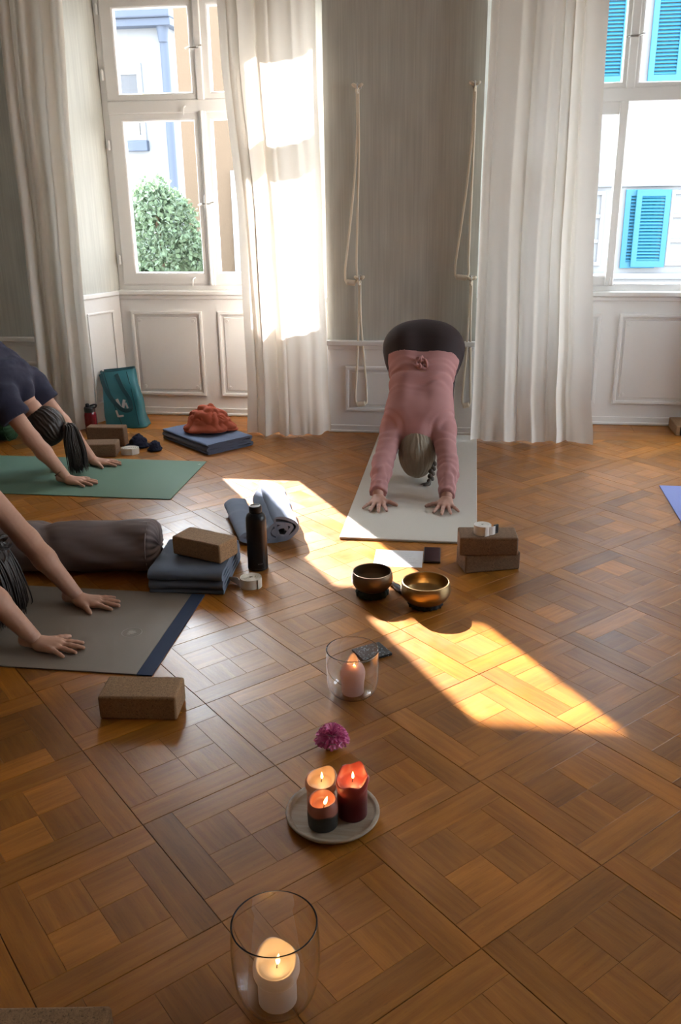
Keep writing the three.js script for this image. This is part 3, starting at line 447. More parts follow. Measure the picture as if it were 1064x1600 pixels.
{ // loosely rolled blanket behind the bottle
  const p = [], n = 46; for (let k = 0; k <= n; k++) { const a = k / n * Math.PI * 2 * 2.3, r = 0.014 + 0.045 * k / n; p.push([Math.cos(a) * r * 1.35 + 0.006 * Math.sin(a * 3), 0.056 + Math.sin(a) * r * 0.92 + 0.004 * Math.sin(a * 2.3)]); }
  const e = p[n]; p.push([-0.02, 0.012], [-0.09, 0.010], [-0.15, 0.016], [-0.19, 0.034], [-0.165, 0.052], [-0.10, 0.046]);
  const q = p.map(([x, y]) => [x, Math.max(y, 0.009)]); let g = ribbon(q, 0.014, 0.42, 34, (v, m) => { const t = v.z / 0.42; v.x *= 1 - 0.12 * t; v.addScaledVector(m, 0.006 * fbm(v.x * 8, v.y * 8, v.z * 7)); v.y = Math.max(v.y * (1.12 - 0.25 * t), 0.001); });
  solo('rolled_blanket', 'loosely rolled blue-grey blanket half in the sun behind the black bottle', 'blanket', g, wool([0.21, 0.25, 0.33]), [-0.845, 0, -3.69], -0.42 + Math.PI * 0 , 'folded blankets').rotation.y = 0.36; }
function bolster(label, pos, turn, R, L, m, tagged) {
  const t = thing('bolster', label, 'bolster', pos, turn), pts = [], n = 16; for (let k = 0; k <= n; k++) { const a = k / n * Math.PI / 2; pts.push([R * Math.pow(Math.sin(a), 0.55), -L / 2 - 0.035 * Math.cos(a)]); } for (let k = 1; k < 40; k++) pts.push([R, -L / 2 + L * k / 40]); for (let k = n; k >= 0; k--) { const a = k / n * Math.PI / 2; pts.push([R * Math.pow(Math.sin(a), 0.55), L / 2 + 0.035 * Math.cos(a)]); }
  let g = smoothed(lathe(pts, 96)).rotateZ(Math.PI / 2);
  displace(g, (v, nn) => { const th = Math.atan2(v.y, v.z), e = Math.abs(v.x) / (L / 2), end = sstep(e, 0.86, 1.08), rad = Math.hypot(v.y, v.z) / R;
    let d = 0.010 * fbm(v.x * 3.5, Math.cos(th) * 1.2, Math.sin(th) * 1.2) + 0.0045 * end * Math.sin(th * 22 + 2 * noise(th * 2, v.x * 4, 1)) * sstep(rad, 0.15, 0.8); d -= 0.014 * Math.exp(-Math.pow((v.x + 0.03 + 0.09 * Math.sin(th)) / 0.03, 2)) * sstep(v.y, 0, 0.1); d += 0.006 * Math.sin((v.x * 2.2 + Math.sin(th) * 0.5) * 14) * 0.35;
    v.addScaledVector(nn, d); v.y *= v.y < 0 ? 0.9 : 0.96; });
  g.translate(0, R * 0.91, 0); part('cover', g, m, t);
  for (const s of [-1, 1]) part('piping', tube(Array.from({ length: 24 }, (_, k) => { const a = k / 24 * 6.283; return [s * (L / 2 - 0.004), R * 0.91 + Math.sin(a) * R * 0.955, Math.cos(a) * R * 1.0]; }), 0.0035, 80, 6, true), m, t);
  return t;
}
bolster('taupe brown cylindrical bolster lying along the far edge of the greige mat', [-1.53, 0, -3.125], 0.13, 0.108, 0.60, fabric([0.19, 0.152, 0.145], { roughness: 0.85, sheen: 0.3, sheenColor: rgb(0.5, 0.4, 0.4), sheenRoughness: 0.5 }));
{ const b = bolster('dark green bolster behind the person in a navy top, at the left edge', [-3.06, 0, -4.93], 0.1, 0.10, 0.60, fabric([0.022, 0.07, 0.03])); part('tag_ring', new THREE.TorusGeometry(0.022, 0.005, 8, 24).rotateY(0.5).translate(0.22, 0.14, 0.085), M.cotton, b, 'small pale ring'); }
function spiral(r0, r1, turns, sq = 1) { const p = [], n = Math.round(turns * 18); for (let k = 0; k <= n; k++) { const a = k / n * turns * 6.283, r = lerp(r0, r1, k / n); p.push([Math.cos(a) * r, Math.sin(a) * r * sq]); } return p; }
const SR = 'rolled straps';
{ const t = thing('yoga_strap', 'rolled beige strap with a loose tail lying at the foot of the black bottle', 'strap', [-0.800, 0, -3.040], 0, SR);
  part('roll', ribbon(spiral(0.007, 0.042, 6.1), 0.0040, 0.038, 1).rotateX(Math.PI / 2).translate(0, 0.0195, 0), M.cotton, t);
  part('tail', ribbon([[-0.040, 0.016], [-0.052, -0.004], [-0.085, -0.022], [-0.125, -0.046]], 0.003, 0.030, 6, (v) => { const s = sstep(-v.x, 0.045, 0.12); v.z = lerp(v.z, v.z * 0.18, s); v.y += lerp(0, v.z * 0, s); }).rotateX(Math.PI / 2).translate(0, 0.017, 0), M.cotton, t); }
{ const t = thing('yoga_strap', 'white rolled strap with a black buckle on top of the two brown blocks', 'strap', [0.075, 0.153, -3.30], 0, SR), w = mat([0.78, 0.75, 0.70], { roughness: 0.95 });
  part('roll', ribbon(spiral(0.006, 0.034, 5.2), 0.0038, 0.038, 1).rotateX(Math.PI / 2).translate(0, 0.0195, 0), w, t); part('buckle', merge(rectFrame(-0.008, 0.012, -0.018, 0.018, -0.003, 0.007, -0.013, 0.013, -0.004, 0.004, 0.0015).rotateY(0.7), box(-0.006, 0.008, -0.012, 0.012, -0.0025, 0.0025, 0.001).rotateY(0.7)).translate(0.052, 0.0195, -0.006), M.black, t, 'black buckle'); part('tail', ribbon([[0.026, 0.022], [0.040, 0.016], [0.050, 0.007]], 0.003, 0.034, 1).rotateX(Math.PI / 2).translate(0, 0.0195, 0), w, t); }
{ const t = thing('yoga_strap', 'loosely rolled off-white strap on parquet beside the navy socks', 'strap', [-1.925, 0, -4.735], 0.3, SR), w = mat([0.74, 0.69, 0.60], { roughness: 0.95 });
  part('roll', ribbon(spiral(0.010, 0.054, 4.2, 0.72), 0.0052, 0.036, 4, (v, n) => v.addScaledVector(n, 0.0012 * noise(v.x * 40, v.y * 40, v.z * 40))).rotateX(Math.PI / 2).translate(0, 0.0185, 0), w, t); }
function crumpled(w, h, d, folds, seed) {      // a heap of cloth: a dome swept by long drooping folds
  const g = smoothed(new THREE.SphereGeometry(1, 120, 80)), r = mulberry(seed), cx = r() * 0.5 - 0.25, cz = r() * 0.4 - 0.2;
  const ridge = (q) => Math.pow(Math.abs(Math.sin(q)), 0.6) - 0.5;
  displace(g, (v) => { const u = v.clone(), th = Math.atan2(u.z - cz, u.x - cx), el = Math.asin(clamp(u.y, -1, 1)); const wob = noise(u.x * 1.3 + seed, u.y * 1.3, u.z * 1.3), w2 = noise(u.x * 2.6, u.y * 2.6 + seed, u.z * 2.6);
    let s = 1 + 0.16 * wob + 0.13 * ridge(th * folds * 0.25 + el * 2.6 + 3.2 * wob) * sstep(1.25 - el, 0, 0.5) + 0.10 * ridge(el * 5.5 - th * 1.1 + 3 * w2 + seed) + 0.02 * w2;
    v.multiplyScalar(s); v.y = v.y < -0.1 ? -0.1 + (v.y + 0.1) * 0.12 : v.y * (1 + 0.12 * w2); const out = 1 + 0.28 * sstep(0.25 - v.y, 0, 0.3); v.set(v.x * w / 2 * out * 0.8, (v.y + 0.22) * h / 1.2, v.z * d / 2 * out * 0.8); });
  return g;
}
{ const t = thing('scarf', 'crumpled rust orange scarf heaped on the folded denim blue blanket', 'scarf', [-1.535, 0.066, -5.045], 0.2), m = fabric([0.50, 0.115, 0.06], { roughness: 1 });
  part('heap', crumpled(0.29, 0.145, 0.23, 9, 41), m, t); part('loose_end', crumpled(0.12, 0.045, 0.10, 7, 12).translate(0.11, 0, 0.0), m, t); }
const sockMat = fabric([0.016, 0.02, 0.045], { roughness: 1 });
solo('rolled_socks', 'larger bundle of navy socks beside the off-white strap roll', 'socks', crumpled(0.13, 0.075, 0.09, 9, 5), sockMat, [-1.92, 0, -4.865], 0.3, 'navy socks');
solo('rolled_socks', 'smaller bundle of navy socks lying towards the open floor', 'socks', crumpled(0.085, 0.055, 0.08, 7, 8), sockMat, [-1.80, 0, -4.815], 1.2, 'navy socks');

// ------------------------------------------------------------------ bag and bottles
{ const t = thing('tote_bag', 'teal tote bag slumped against the panelling beside the left window', 'bag', [-2.165, 0, -5.36], 0.1), teal = mat([0.03, 0.18, 0.22], { roughness: 0.42, bumpMap: weaveBig, bumpScale: 0.0003 }), dk = mat([0.012, 0.075, 0.095], { roughness: 0.5 });
  const h = 0.345, shape = (u, v) => { const y = v * h, wob = 0.012 * noise(u * 3, v * 4, 7), w = lerp(0.132, 0.108, v), d = lerp(0.070, 0.028, v * v), lean = -0.055 * v - 0.05 * v * v, side = -0.075 * v;   // u goes round the bag
    const a = u * 6.2832, sx = Math.sign(Math.cos(a)) * Math.pow(Math.abs(Math.cos(a)), 0.32), sz = Math.sign(Math.sin(a)) * Math.pow(Math.abs(Math.sin(a)), 0.32); return [sx * (w + wob) + side, y + 0.012 * sx * v, sz * (d + wob) + lean + 0.008 * Math.sin(v * 9 + sx * 2) * (sz > 0 ? 1 : 0) - 0.012 * v * Math.abs(sx)]; };
  const nu = 96, nv = 40, pos = [], idx = []; for (let j = 0; j <= nv; j++) for (let i = 0; i < nu; i++) pos.push(...shape(i / nu, j / nv)); for (let j = 0; j < nv; j++) for (let i = 0; i < nu; i++) { const a = j * nu + i, b = j * nu + (i + 1) % nu; idx.push(a, a + nu, b, b, a + nu, b + nu); }
  const c0 = pos.length / 3; pos.push(0, 0.001, 0); for (let i = 0; i < nu; i++) idx.push(c0, i, (i + 1) % nu);
  const g = new THREE.BufferGeometry(); g.setAttribute('position', new THREE.Float32BufferAttribute(pos, 3)); g.setIndex(idx); g.computeVertexNormals(); teal.side = THREE.DoubleSide; part('bag_body', g, teal, t);
  part('rim', tube(Array.from({ length: 48 }, (_, k) => { const p = shape(k / 48, 0.992); return [p[0], p[1], p[2]]; }), 0.004, 96, 6, true), dk, t);
  const front = (x, y) => { const v = y / h, d = lerp(0.070, 0.028, v * v), lean = -0.055 * v - 0.05 * v * v; return d + lean + 0.008 * Math.sin(v * 9) + 0.006; };
  const strapAt = (pts, w) => { const P = new THREE.CatmullRomCurve3(pts.map(([x, y, o]) => V(x, y, front(x, y) + (o || 0)))).getPoints(40), q = [], ii = []; P.forEach((p, k) => { const d = P[Math.min(k + 1, 40)].clone().sub(P[Math.max(k - 1, 0)]), s = V(-d.y, d.x, 0).normalize().multiplyScalar(w / 2); for (const [e, o] of [[1, 0.002], [1, -0.002], [-1, -0.002], [-1, 0.002]]) q.push(p.x + s.x * e, p.y + s.y * e, p.z + o); if (k < 40) for (let m = 0; m < 4; m++) { const a = k * 4 + m, b = k * 4 + (m + 1) % 4; ii.push(a, a + 4, b, b, a + 4, b + 4); } }); const s = new THREE.BufferGeometry(); s.setAttribute('position', new THREE.Float32BufferAttribute(q, 3)); s.setIndex(ii); return toCreasedNormals(s, 0.6); };
  part('handle', strapAt([[-0.165, 0.325, 0.002], [-0.135, 0.25, 0.006], [-0.075, 0.165, 0.012], [-0.005, 0.115, 0.016], [0.038, 0.12, 0.016], [0.028, 0.175, 0.014], [-0.02, 0.245, 0.008], [-0.065, 0.325, 0.003]], 0.026), dk, t, 'darker carrying handle hanging over the front');
  part('seam', strapAt([[0.0, 0.338, 0.001], [0.045, 0.2, 0.001], [0.088, 0.02, 0.001]], 0.005), dk, t); part('seam', strapAt([[-0.15, 0.335, 0.001], [-0.09, 0.18, 0.001], [-0.02, 0.02, 0.001]], 0.005), dk, t);
  const print = []; for (const [x, y, w, hh, a] of [[-0.042, 0.145, 0.018, 0.075, 0.3], [-0.014, 0.138, 0.018, 0.080, -0.25], [0.010, 0.135, 0.012, 0.045, 0.3], [-0.050, 0.092, 0.012, 0.045, 0.25], [-0.026, 0.078, 0.034, 0.012, 0.15]]) print.push(new THREE.BoxGeometry(w, hh, 0.0012).rotateZ(a).translate(x, y, front(x, y) + 0.0012));
  part('print', merge(print), mat([0.72, 0.74, 0.74]), t, 'white printed lettering strokes'); }
{ const t = thing('water_bottle', 'wine red plastic drinking bottle with black spout cap beside the teal bag', 'bottle', [-2.318, 0, -5.13]), red = mat([0.16, 0.006, 0.015], { roughness: 0.15, clearcoat: 0.6 });
  part('body', lathe([[0, 0], [0.034, 0], [0.038, 0.006], [0.038, 0.05], [0.0365, 0.058], [0.038, 0.066], [0.038, 0.125], [0.034, 0.142], [0.030, 0.148], [0, 0.148]], 40), red, t); part('cap', merge(lathe([[0.033, 0.142], [0.034, 0.146], [0.034, 0.168], [0.030, 0.174], [0, 0.174]], 32), lathe([[0.012, 0.172], [0.012, 0.190], [0.008, 0.194], [0, 0.194]], 16).translate(-0.012, 0, 0), tube([[0.02, 0.165, 0.012], [0.045, 0.176, 0.014], [0.05, 0.188, 0.008], [0.03, 0.188, 0], [0.005, 0.180, 0]], 0.006, 20, 8)), M.black, t); }
{ const t = thing('water_bottle', 'tall matt black steel bottle standing beside the beige strap roll', 'bottle', [-0.812, 0, -3.215]), m = mat([0.005, 0.005, 0.006], { roughness: 0.36, metalness: 0.0, specularIntensity: 0.6, clearcoat: 0 });
  part('body', lathe([[0, 0], [0.038, 0], [0.0405, 0.003], [0.0405, 0.205], [0.0395, 0.218], [0.035, 0.230], [0.027, 0.237], [0.0245, 0.240], [0, 0.240]], 56), m, t); part('cap', lathe([[0.0245, 0.240], [0.0252, 0.2415], [0.0252, 0.264], [0.0235, 0.267], [0.018, 0.2675], [0.018, 0.2655], [0, 0.2655]], 40), m, t); part('base_ring', lathe([[0.0409, 0.008], [0.0411, 0.0095], [0.0409, 0.011]], 56), M.darkMetal, t);
  part('mark', merge(...[0, 1, 2, 3].map((k) => new THREE.BoxGeometry(0.0035, 0.004, 0.0006).translate((k - 1.5) * 0.0055, 0.032, 0.0405))).rotateY(0.5), mat([0.10, 0.10, 0.10]), t); }
// ------------------------------------------------------------------ singing bowls, paper, phone, tile
const bronze = mat([0.36, 0.25, 0.12], { metalness: 1, roughness: 0.34, bumpMap: plasterTex, bumpScale: 0.0006 }), bronzeDark = mat([0.20, 0.145, 0.095], { metalness: 0.9, roughness: 0.45, bumpMap: plasterTex, bumpScale: 0.0006 });
function singingBowl(label, pos, R, h, m, cushion, ch) {
  const t = thing('singing_bowl', label, 'singing bowl', pos, 0, 'singing bowls'), prof = [[0, 0], [R * 0.55, 0.001], [R * 0.80, h * 0.14], [R * 0.96, h * 0.38], [R, h * 0.58], [R * 0.985, h * 0.80], [R * 0.945, h * 0.97], [R * 0.94, h], [R * 0.905, h], [R * 0.90, h * 0.97], [R * 0.945, h * 0.78], [R * 0.955, h * 0.58], [R * 0.91, h * 0.38], [R * 0.74, h * 0.17], [R * 0.48, h * 0.06], [0, h * 0.05]];
  const c = new THREE.SplineCurve(prof.slice(0, 7).map((p) => new THREE.Vector2(...p))).getPoints(30), d = new THREE.SplineCurve(prof.slice(9).map((p) => new THREE.Vector2(...p))).getPoints(30);
  const g = boxUV(new THREE.LatheGeometry([...c, ...prof.slice(7, 9).map((p) => new THREE.Vector2(...p)), ...d].map((p) => new THREE.Vector2(Math.max(p.x, 1e-5), p.y)), 72), 6); g.translate(0, ch, 0); part('bowl', g, m, t);
  const n = 14, q = []; for (let k = 0; k < n; k++) { const a = k / n * 6.283; q.push([Math.cos(a) * R * 0.60, ch * 0.55, Math.sin(a) * R * 0.60]); }
  part('cushion', displace(tube(q, ch * 0.62, 90, 12, true), (v, nn) => { const a = Math.atan2(v.z, v.x); v.addScaledVector(nn, 0.0022 * Math.sin(a * 17) + 0.0015 * Math.sin(a * 41)); v.y = Math.max(v.y, 0.0008); }), cushion, t);
  return t;
}
singingBowl('dark bronze singing bowl on a green ring cushion, beside the white paper', [-0.328, 0, -3.018], 0.077, 0.074, bronzeDark, fabric([0.025, 0.04, 0.032]), 0.024);
singingBowl('golden bronze singing bowl on a flat black cushion, sunlight shining inside it', [-0.126, 0, -2.958], 0.091, 0.080, bronze, fabric([0.012, 0.012, 0.014]), 0.014);
{ const t = thing('mallet', 'short singing bowl mallet with black leather lying between the two bowls', 'mallet', [-0.232, 0.013, -3.06], 0), d = V(0.55, 0.02, 0.83).normalize(), q = new THREE.Quaternion().setFromUnitVectors(V(0, 1, 0), d);
  part('handle', lathe([[0, -0.085], [0.009, -0.083], [0.010, -0.05], [0.009, 0.0], [0, 0.0]], 20).applyQuaternion(q), mat([0.10, 0.06, 0.035]), t); part('leather_wrap', lathe([[0, -0.02], [0.0125, -0.018], [0.0128, 0.045], [0.010, 0.05], [0, 0.05]], 24).applyQuaternion(q), mat([0.014, 0.012, 0.012], { roughness: 0.6 }), t); }
{ const cv = document.createElement('canvas'); cv.width = 512; cv.height = 448; const c = cv.getContext('2d'); c.fillStyle = '#f4f3f1'; c.fillRect(0, 0, 512, 448); c.fillStyle = '#a7a7ad'; const r = mulberry(9);
  for (let y = 60; y < 300; y += 26) { let x = 60; const end = 440 - r() * 120; while (x < end) { const w = 8 + r() * 30; c.fillRect(x, y, w, 3); x += w + 7; } } c.fillStyle = '#6d6d78'; c.fillRect(60, 334, 400, 4);
  const t = new THREE.CanvasTexture(cv); t.colorSpace = THREE.SRGBColorSpace; const g = new THREE.BoxGeometry(0.198, 0.0006, 0.170); const p = thing('paper_sheet', 'white printed sheet of paper lying between the cream mat and the bowls', 'paper', [-0.257, 0.0006, -3.372], 0.02);
  part('sheet', g, mat([0.80, 0.80, 0.82], { map: t, roughness: 0.85 }), p); }
{ const t = thing('phone', 'black phone lying face up against the edge of the white paper', 'phone', [-0.122, 0, -3.412], 0.03); part('body', box(-0.035, 0.035, 0.0004, 0.0085, -0.077, 0.077, 0.0035), mat([0.035, 0.022, 0.016], { roughness: 0.5 }), t); part('screen', box(-0.0325, 0.0325, 0.008, 0.0092, -0.0745, 0.0745, 0.0005), mat([0.008, 0.008, 0.009], { roughness: 0.12 }), t); }
{ const t = thing('coaster', 'dark patterned tile lying just behind the far candle glass', 'coaster', [-0.281, 0, -2.575], 0.62), stone = tex(256, 256, (x, y) => { const u = x / 256, v = y / 256, a = N1(u * 7, v * 7, 7, 7), b = N2(u * 22, v * 22, 22, 22), s = Math.sin((a * 2 + u * 3 + Math.hypot(u - 0.5, v - 0.5) * 6) * 9), k = clamp(0.12 + 0.30 * (s > 0.35) * b + 0.35 * (b > 0.72), 0, 1); return [k * 0.92, k, k * 1.06]; }, true); stone.repeat.set(10, 10);
  part('slab', box(-0.052, 0.052, 0.0004, 0.009, -0.044, 0.044, 0.0015), mat([0.9, 0.95, 1], { map: stone, roughness: 0.35 }), t); part('backing', box(-0.051, 0.051, 0, 0.004, -0.0432, 0.0432, 0.001), M.black, t); }

// ------------------------------------------------------------------ candles
const wax = (c) => mat(c, { roughness: 0.5, transmission: 0.5, thickness: 0 });
const flameMat = new THREE.MeshStandardMaterial({ color: 0x000000, emissive: rgb(1, 0.56, 0.16), emissiveIntensity: 6, roughness: 1 });
function candle(name, label, pos, { r, rim, flare = () => 1, well, tilt = 0, m, colorAt, light = 0.05, flameAt = [0, 0], fl = 1, flTurn = 0 }) {   // rim(angle) is the height of the wall
  const t = thing(name, label, 'candle', pos, 0, 'lit candles'), n = 64, rings = [];
  const row = (f) => rings.push(Array.from({ length: n }, (_, i) => { const a = i / n * 6.28319, [q, y] = f(a); return [Math.cos(a) * q, y, Math.sin(a) * q]; }));
  const wall = (a) => 0.14 + 0.05 * Math.sin(a * 2 + 1); row(() => [1e-5, 0]); row(() => [r * 0.97, 0]); row(() => [r, 0.002]);
  for (let k = 1; k <= 20; k++) row((a) => { const v = k / 20; return [r * flare(v, a), 0.002 + (rim(a) - 0.005) * v]; });
  row((a) => [r * (flare(1, a) - 0.05), rim(a)]); row((a) => [r * (flare(1, a) - wall(a) * 0.7), rim(a) - 0.0005]); row((a) => [r * (flare(1, a) - wall(a)), rim(a) - 0.004]);
  for (const v of [0.3, 0.6, 0.85]) row((a) => [r * lerp(flare(1, a) - wall(a), 0.72, v), lerp(rim(a) - 0.004, well, v)]); row(() => [r * 0.62, well - 0.001]); row(() => [r * 0.3, well - 0.002]); row(() => [1e-5, well - 0.002]);
  const p = rings.flat(2), idx = []; for (let j = 0; j < rings.length - 1; j++) for (let i = 0; i < n; i++) { const a = j * n + i, b = j * n + (i + 1) % n; idx.push(a, a + n, b, b, a + n, b + n); }
  const g = new THREE.BufferGeometry(); g.setAttribute('position', new THREE.Float32BufferAttribute(p, 3)); g.setIndex(idx); g.computeVertexNormals(); if (colorAt) paint(g, colorAt);
  part('wax', g, m, t); const [fx, fz] = flameAt;
  part('wick', taper([[fx, well - 0.004, fz], [fx + 0.001, well + 0.004, fz], [fx + 0.003, well + 0.009, fz]], [0.0012, 0.0011, 0.0009], 6, 6), M.black, t);
  const f = part('flame', lathe([[0, 0], [0.0022, 0.002], [0.0038, 0.006], [0.0040, 0.009], [0.0030, 0.015], [0.0014, 0.021], [0, 0.0255]], 20).scale(fl, fl, fl).rotateZ(-flTurn), flameMat, t); f.position.set(fx + 0.002, well + 0.007, fz); f.castShadow = false;
  const L = new THREE.PointLight(rgb(1, 0.55, 0.2), light, 0, 2); L.position.set(fx + 0.003, well + 0.007 + 0.011 * fl, fz); L.shadow.radius = 0.2; L.castShadow = true; t.add(L); return t;
}
const bump = (a, c, w) => Math.exp(-Math.pow((((a - c + 9.4248) % 6.2832) - 3.1416) / w, 2));
candle('candle', 'white pillar candle burning inside the nearest large glass', [-0.314, 0.006, -1.232], { r: 0.0365, rim: (a) => 0.086 + 0.026 * bump(a, -2.1, 1.0) + 0.012 * bump(a, -0.5, 0.7), flare: (v, a) => 1 + 0.20 * sstep(v, 0.62, 0.80) - 0.10 * sstep(v, 0.9, 1), well: 0.084, m: wax([0.88, 0.80, 0.73]), light: 0.00105, fl: 1.0, flameAt: [0.002, 0.005], flTurn: 0.12 });
candle('candle', 'pale pink pillar candle inside the far glass, beside the patterned tile', [-0.312, 0.006, -2.325], { r: 0.0335, rim: (a) => 0.100 + 0.022 * bump(a, -1.6, 0.95), flare: (v, a) => 1 + 0.13 * sstep(v, 0.15, 0.72) - 0.56 * Math.pow(sstep(v, 0.66, 1.05), 1.4), well: 0.082, m: mat([0.80, 0.62, 0.57], { roughness: 0.5, transmission: 0.5, thickness: 0 }), light: 0.00090, fl: 0.6, flameAt: [0.004, 0.012] });
candle('candle', 'cream candle at the back of the round wooden plate', [-0.322, 0.0105, -1.800], { r: 0.0365, rim: (a) => 0.066 + 0.020 * bump(a, -0.9, 0.9) + 0.006 * bump(a, -2.6, 0.8), flare: (v) => 1 + 0.10 * sstep(v, 0.55, 0.85) - 0.06 * sstep(v, 0.9, 1), well: 0.062, m: wax([0.66, 0.46, 0.34]), light: 0.00150, fl: 0.8 });
candle('candle', 'tall dark red candle with a ragged melted rim on the wooden plate', [-0.241, 0.0105, -1.768], { r: 0.0365, rim: (a) => 0.100 + 0.026 * bump(a, -1.2, 0.75) + 0.012 * bump(a, -2.5, 0.5) + 0.010 * bump(a, 0.1, 0.45) + 0.003 * Math.sin(a * 5), flare: (v, a) => 1 + 0.10 * sstep(v, 0.7, 0.92) + 0.05 * Math.sin(a * 3 + 1) * sstep(v, 0.7, 1), well: 0.094, m: mat([1, 1, 1], { roughness: 0.45, vertexColors: true, transmission: 0.35, thickness: 0 }), colorAt: (v) => { const k = sstep(v.y, 0.035, 0.105); return [lerp(0.12, 0.50, k), lerp(0.006, 0.085, k), lerp(0.012, 0.075, k)]; }, light: 0.00181, fl: 0.8 });
candle('candle', 'short two-tone candle, pink above dark green, at the front of the wooden plate', [-0.306, 0.0105, -1.722], { r: 0.0355, rim: (a) => 0.070 + 0.003 * Math.sin(a * 2) + 0.006 * bump(a, -1.2, 0.8), flare: (v) => 1 + 0.045 * Math.sin(v * 3.1) - 0.05 * sstep(v, 0.85, 1), well: 0.052, m: mat([1, 1, 1], { roughness: 0.4, vertexColors: true, transmission: 0.12, thickness: 0 }), colorAt: (v) => { const k = sstep(v.y + 0.002 * Math.sin(Math.atan2(v.z, v.x) * 4), 0.040, 0.044); return [lerp(0.025, 0.42, k), lerp(0.028, 0.16, k), lerp(0.026, 0.12, k)]; }, light: 0.00120, fl: 1.0, flameAt: [0.003, 0.004], flTurn: 0.3 });
{ const t = thing('wooden_plate', 'round whitewashed wooden plate with raised rim holding three candles', 'plate', [-0.289, 0, -1.765]), w = mat([0.52, 0.44, 0.33], { roughness: 0.65, map: woodTex, bumpMap: woodTex, bumpScale: 0.0004 });
  part('dish', boxUV(lathe([[0, 0.0006], [0.094, 0.0006], [0.106, 0.004], [0.1145, 0.014], [0.1145, 0.0175], [0.1125, 0.019], [0.1065, 0.0188], [0.1045, 0.0165], [0.103, 0.0108], [0.100, 0.0098], [0, 0.0098]], 96)), w, t); }
const vesselGlass = mat([1, 1, 1], { transmission: 1, thickness: 0.004, roughness: 0.01, ior: 1.48, attenuationColor: rgb(0.86, 0.93, 0.9), attenuationDistance: 0.12 });
function glassVessel(label, pos, outer, th, base) {
  const o = new THREE.SplineCurve(outer.map((p) => new THREE.Vector2(...p))).getPoints(40), n = o.length, inner = []; for (let k = n - 1; k >= 0; k--) { const a = o[Math.max(k - 1, 0)], b = o[Math.min(k + 1, n - 1)], t = b.clone().sub(a).normalize(), p = o[k].clone().add(new THREE.Vector2(-t.y, t.x).multiplyScalar(th)); if (p.y > base && p.x > 0.002) inner.push(p); }
  const top = o[n - 1], rim = [new THREE.Vector2(top.x + 0.0006, top.y + 0.001), new THREE.Vector2(top.x - th / 2, top.y + 0.0022), new THREE.Vector2(top.x - th, top.y + 0.001)];
  inner.push(new THREE.Vector2(inner[inner.length - 1].x * 0.6, base), new THREE.Vector2(1e-5, base));
  return solo('candle_glass', label, 'glass', new THREE.LatheGeometry([new THREE.Vector2(1e-5, 0.0006), ...o, ...rim, ...inner], 96), vesselGlass, pos, 0, 'candle glasses');
}
glassVessel('large clear round-bottomed glass with a white candle, nearest of the floor lights', [-0.314, 0, -1.232], [[0.034, 0.0006], [0.052, 0.006], [0.066, 0.022], [0.076, 0.05], [0.081, 0.09], [0.0825, 0.13], [0.081, 0.165], [0.079, 0.188]], 0.0026, 0.005);
glassVessel('clear cylindrical glass with a pale pink candle, beside the patterned tile', [-0.312, 0, -2.325], [[0.036, 0.0006], [0.055, 0.004], [0.069, 0.018], [0.076, 0.042], [0.078, 0.08], [0.0785, 0.12], [0.0785, 0.150]], 0.0028, 0.005);

// ------------------------------------------------------------------ flower in its dish
solo('small_bowl', 'tiny white porcelain bowl holding the pink flower', 'bowl', lathe([[0, 0.0006], [0.018, 0.0006], [0.019, 0.004], [0.028, 0.012], [0.036, 0.026], [0.0375, 0.034], [0.0360, 0.0345], [0.034, 0.026], [0.026, 0.014], [0, 0.008]], 48), mat([0.72, 0.68, 0.66], { roughness: 0.25 }), [-0.333, 0, -2.045]);
{ const t = thing('flower', 'pink ruffled carnation blossom floating in the tiny white bowl', 'flower', [-0.333, 0.030, -2.045]), pinks = [[0.80, 0.20, 0.44], [0.86, 0.30, 0.54], [0.72, 0.14, 0.37]].map((c) => mat(c, { roughness: 0.7, transmission: 0.3, thickness: 0, side: THREE.DoubleSide }));
  const petal = (seed) => { const nu = 14, nv = 8, pos = [], idx = []; for (let j = 0; j <= nv; j++) for (let i = 0; i <= nu; i++) { const u = i / nu * 2 - 1, v = j / nv, w = 0.022 * Math.pow(v, 0.6), ruff = sstep(v, 0.45, 1) * 0.0035 * Math.sin(u * 9 + seed * 2) + 0.0012 * sstep(v, 0.7, 1) * Math.sin(u * 23 + seed); pos.push(u * w, v * 0.030 + 0.002 * sstep(v, 0.8, 1) * Math.sin(u * 15 + seed) - 0.006 * u * u * v, ruff + 0.010 * v * v + 0.004 * u * u * v); } for (let j = 0; j < nv; j++) for (let i = 0; i < nu; i++) { const a = j * (nu + 1) + i, b = a + 1, c = a + nu + 1, d = c + 1; idx.push(a, b, c, b, d, c); } const g = new THREE.BufferGeometry(); g.setAttribute('position', new THREE.Float32BufferAttribute(pos, 3)); g.setIndex(idx); g.computeVertexNormals(); return g; };
  const geos = [1, 2, 3, 4].map(petal), r = mulberry(15); let k = 0;
  for (const [n, el, rad, s] of [[10, 0.12, 0.016, 1.05], [9, 0.45, 0.013, 0.95], [9, 0.8, 0.010, 0.85], [8, 1.1, 0.008, 0.8], [7, 1.35, 0.005, 0.78]]) for (let i = 0; i < n; i++) { const a = i / n * 6.283 + r() * 0.4 + el * 3, m = part(k ? `petal_${String(k).padStart(3, '0')}` : 'petal', geos[Math.floor(r() * 4)], pinks[Math.floor(r() * 3)], t); k++; m.rotation.order = 'YXZ'; m.rotation.set(-(Math.PI / 2 - el) + Math.PI + (r() - 0.5) * 0.25 - Math.PI, a, (r() - 0.5) * 0.5); m.rotation.x = Math.PI / 2 - el + (r() - 0.5) * 0.25; m.position.set(Math.sin(a) * rad, 0.004 + el * 0.008, Math.cos(a) * rad); m.scale.setScalar(s); }
}
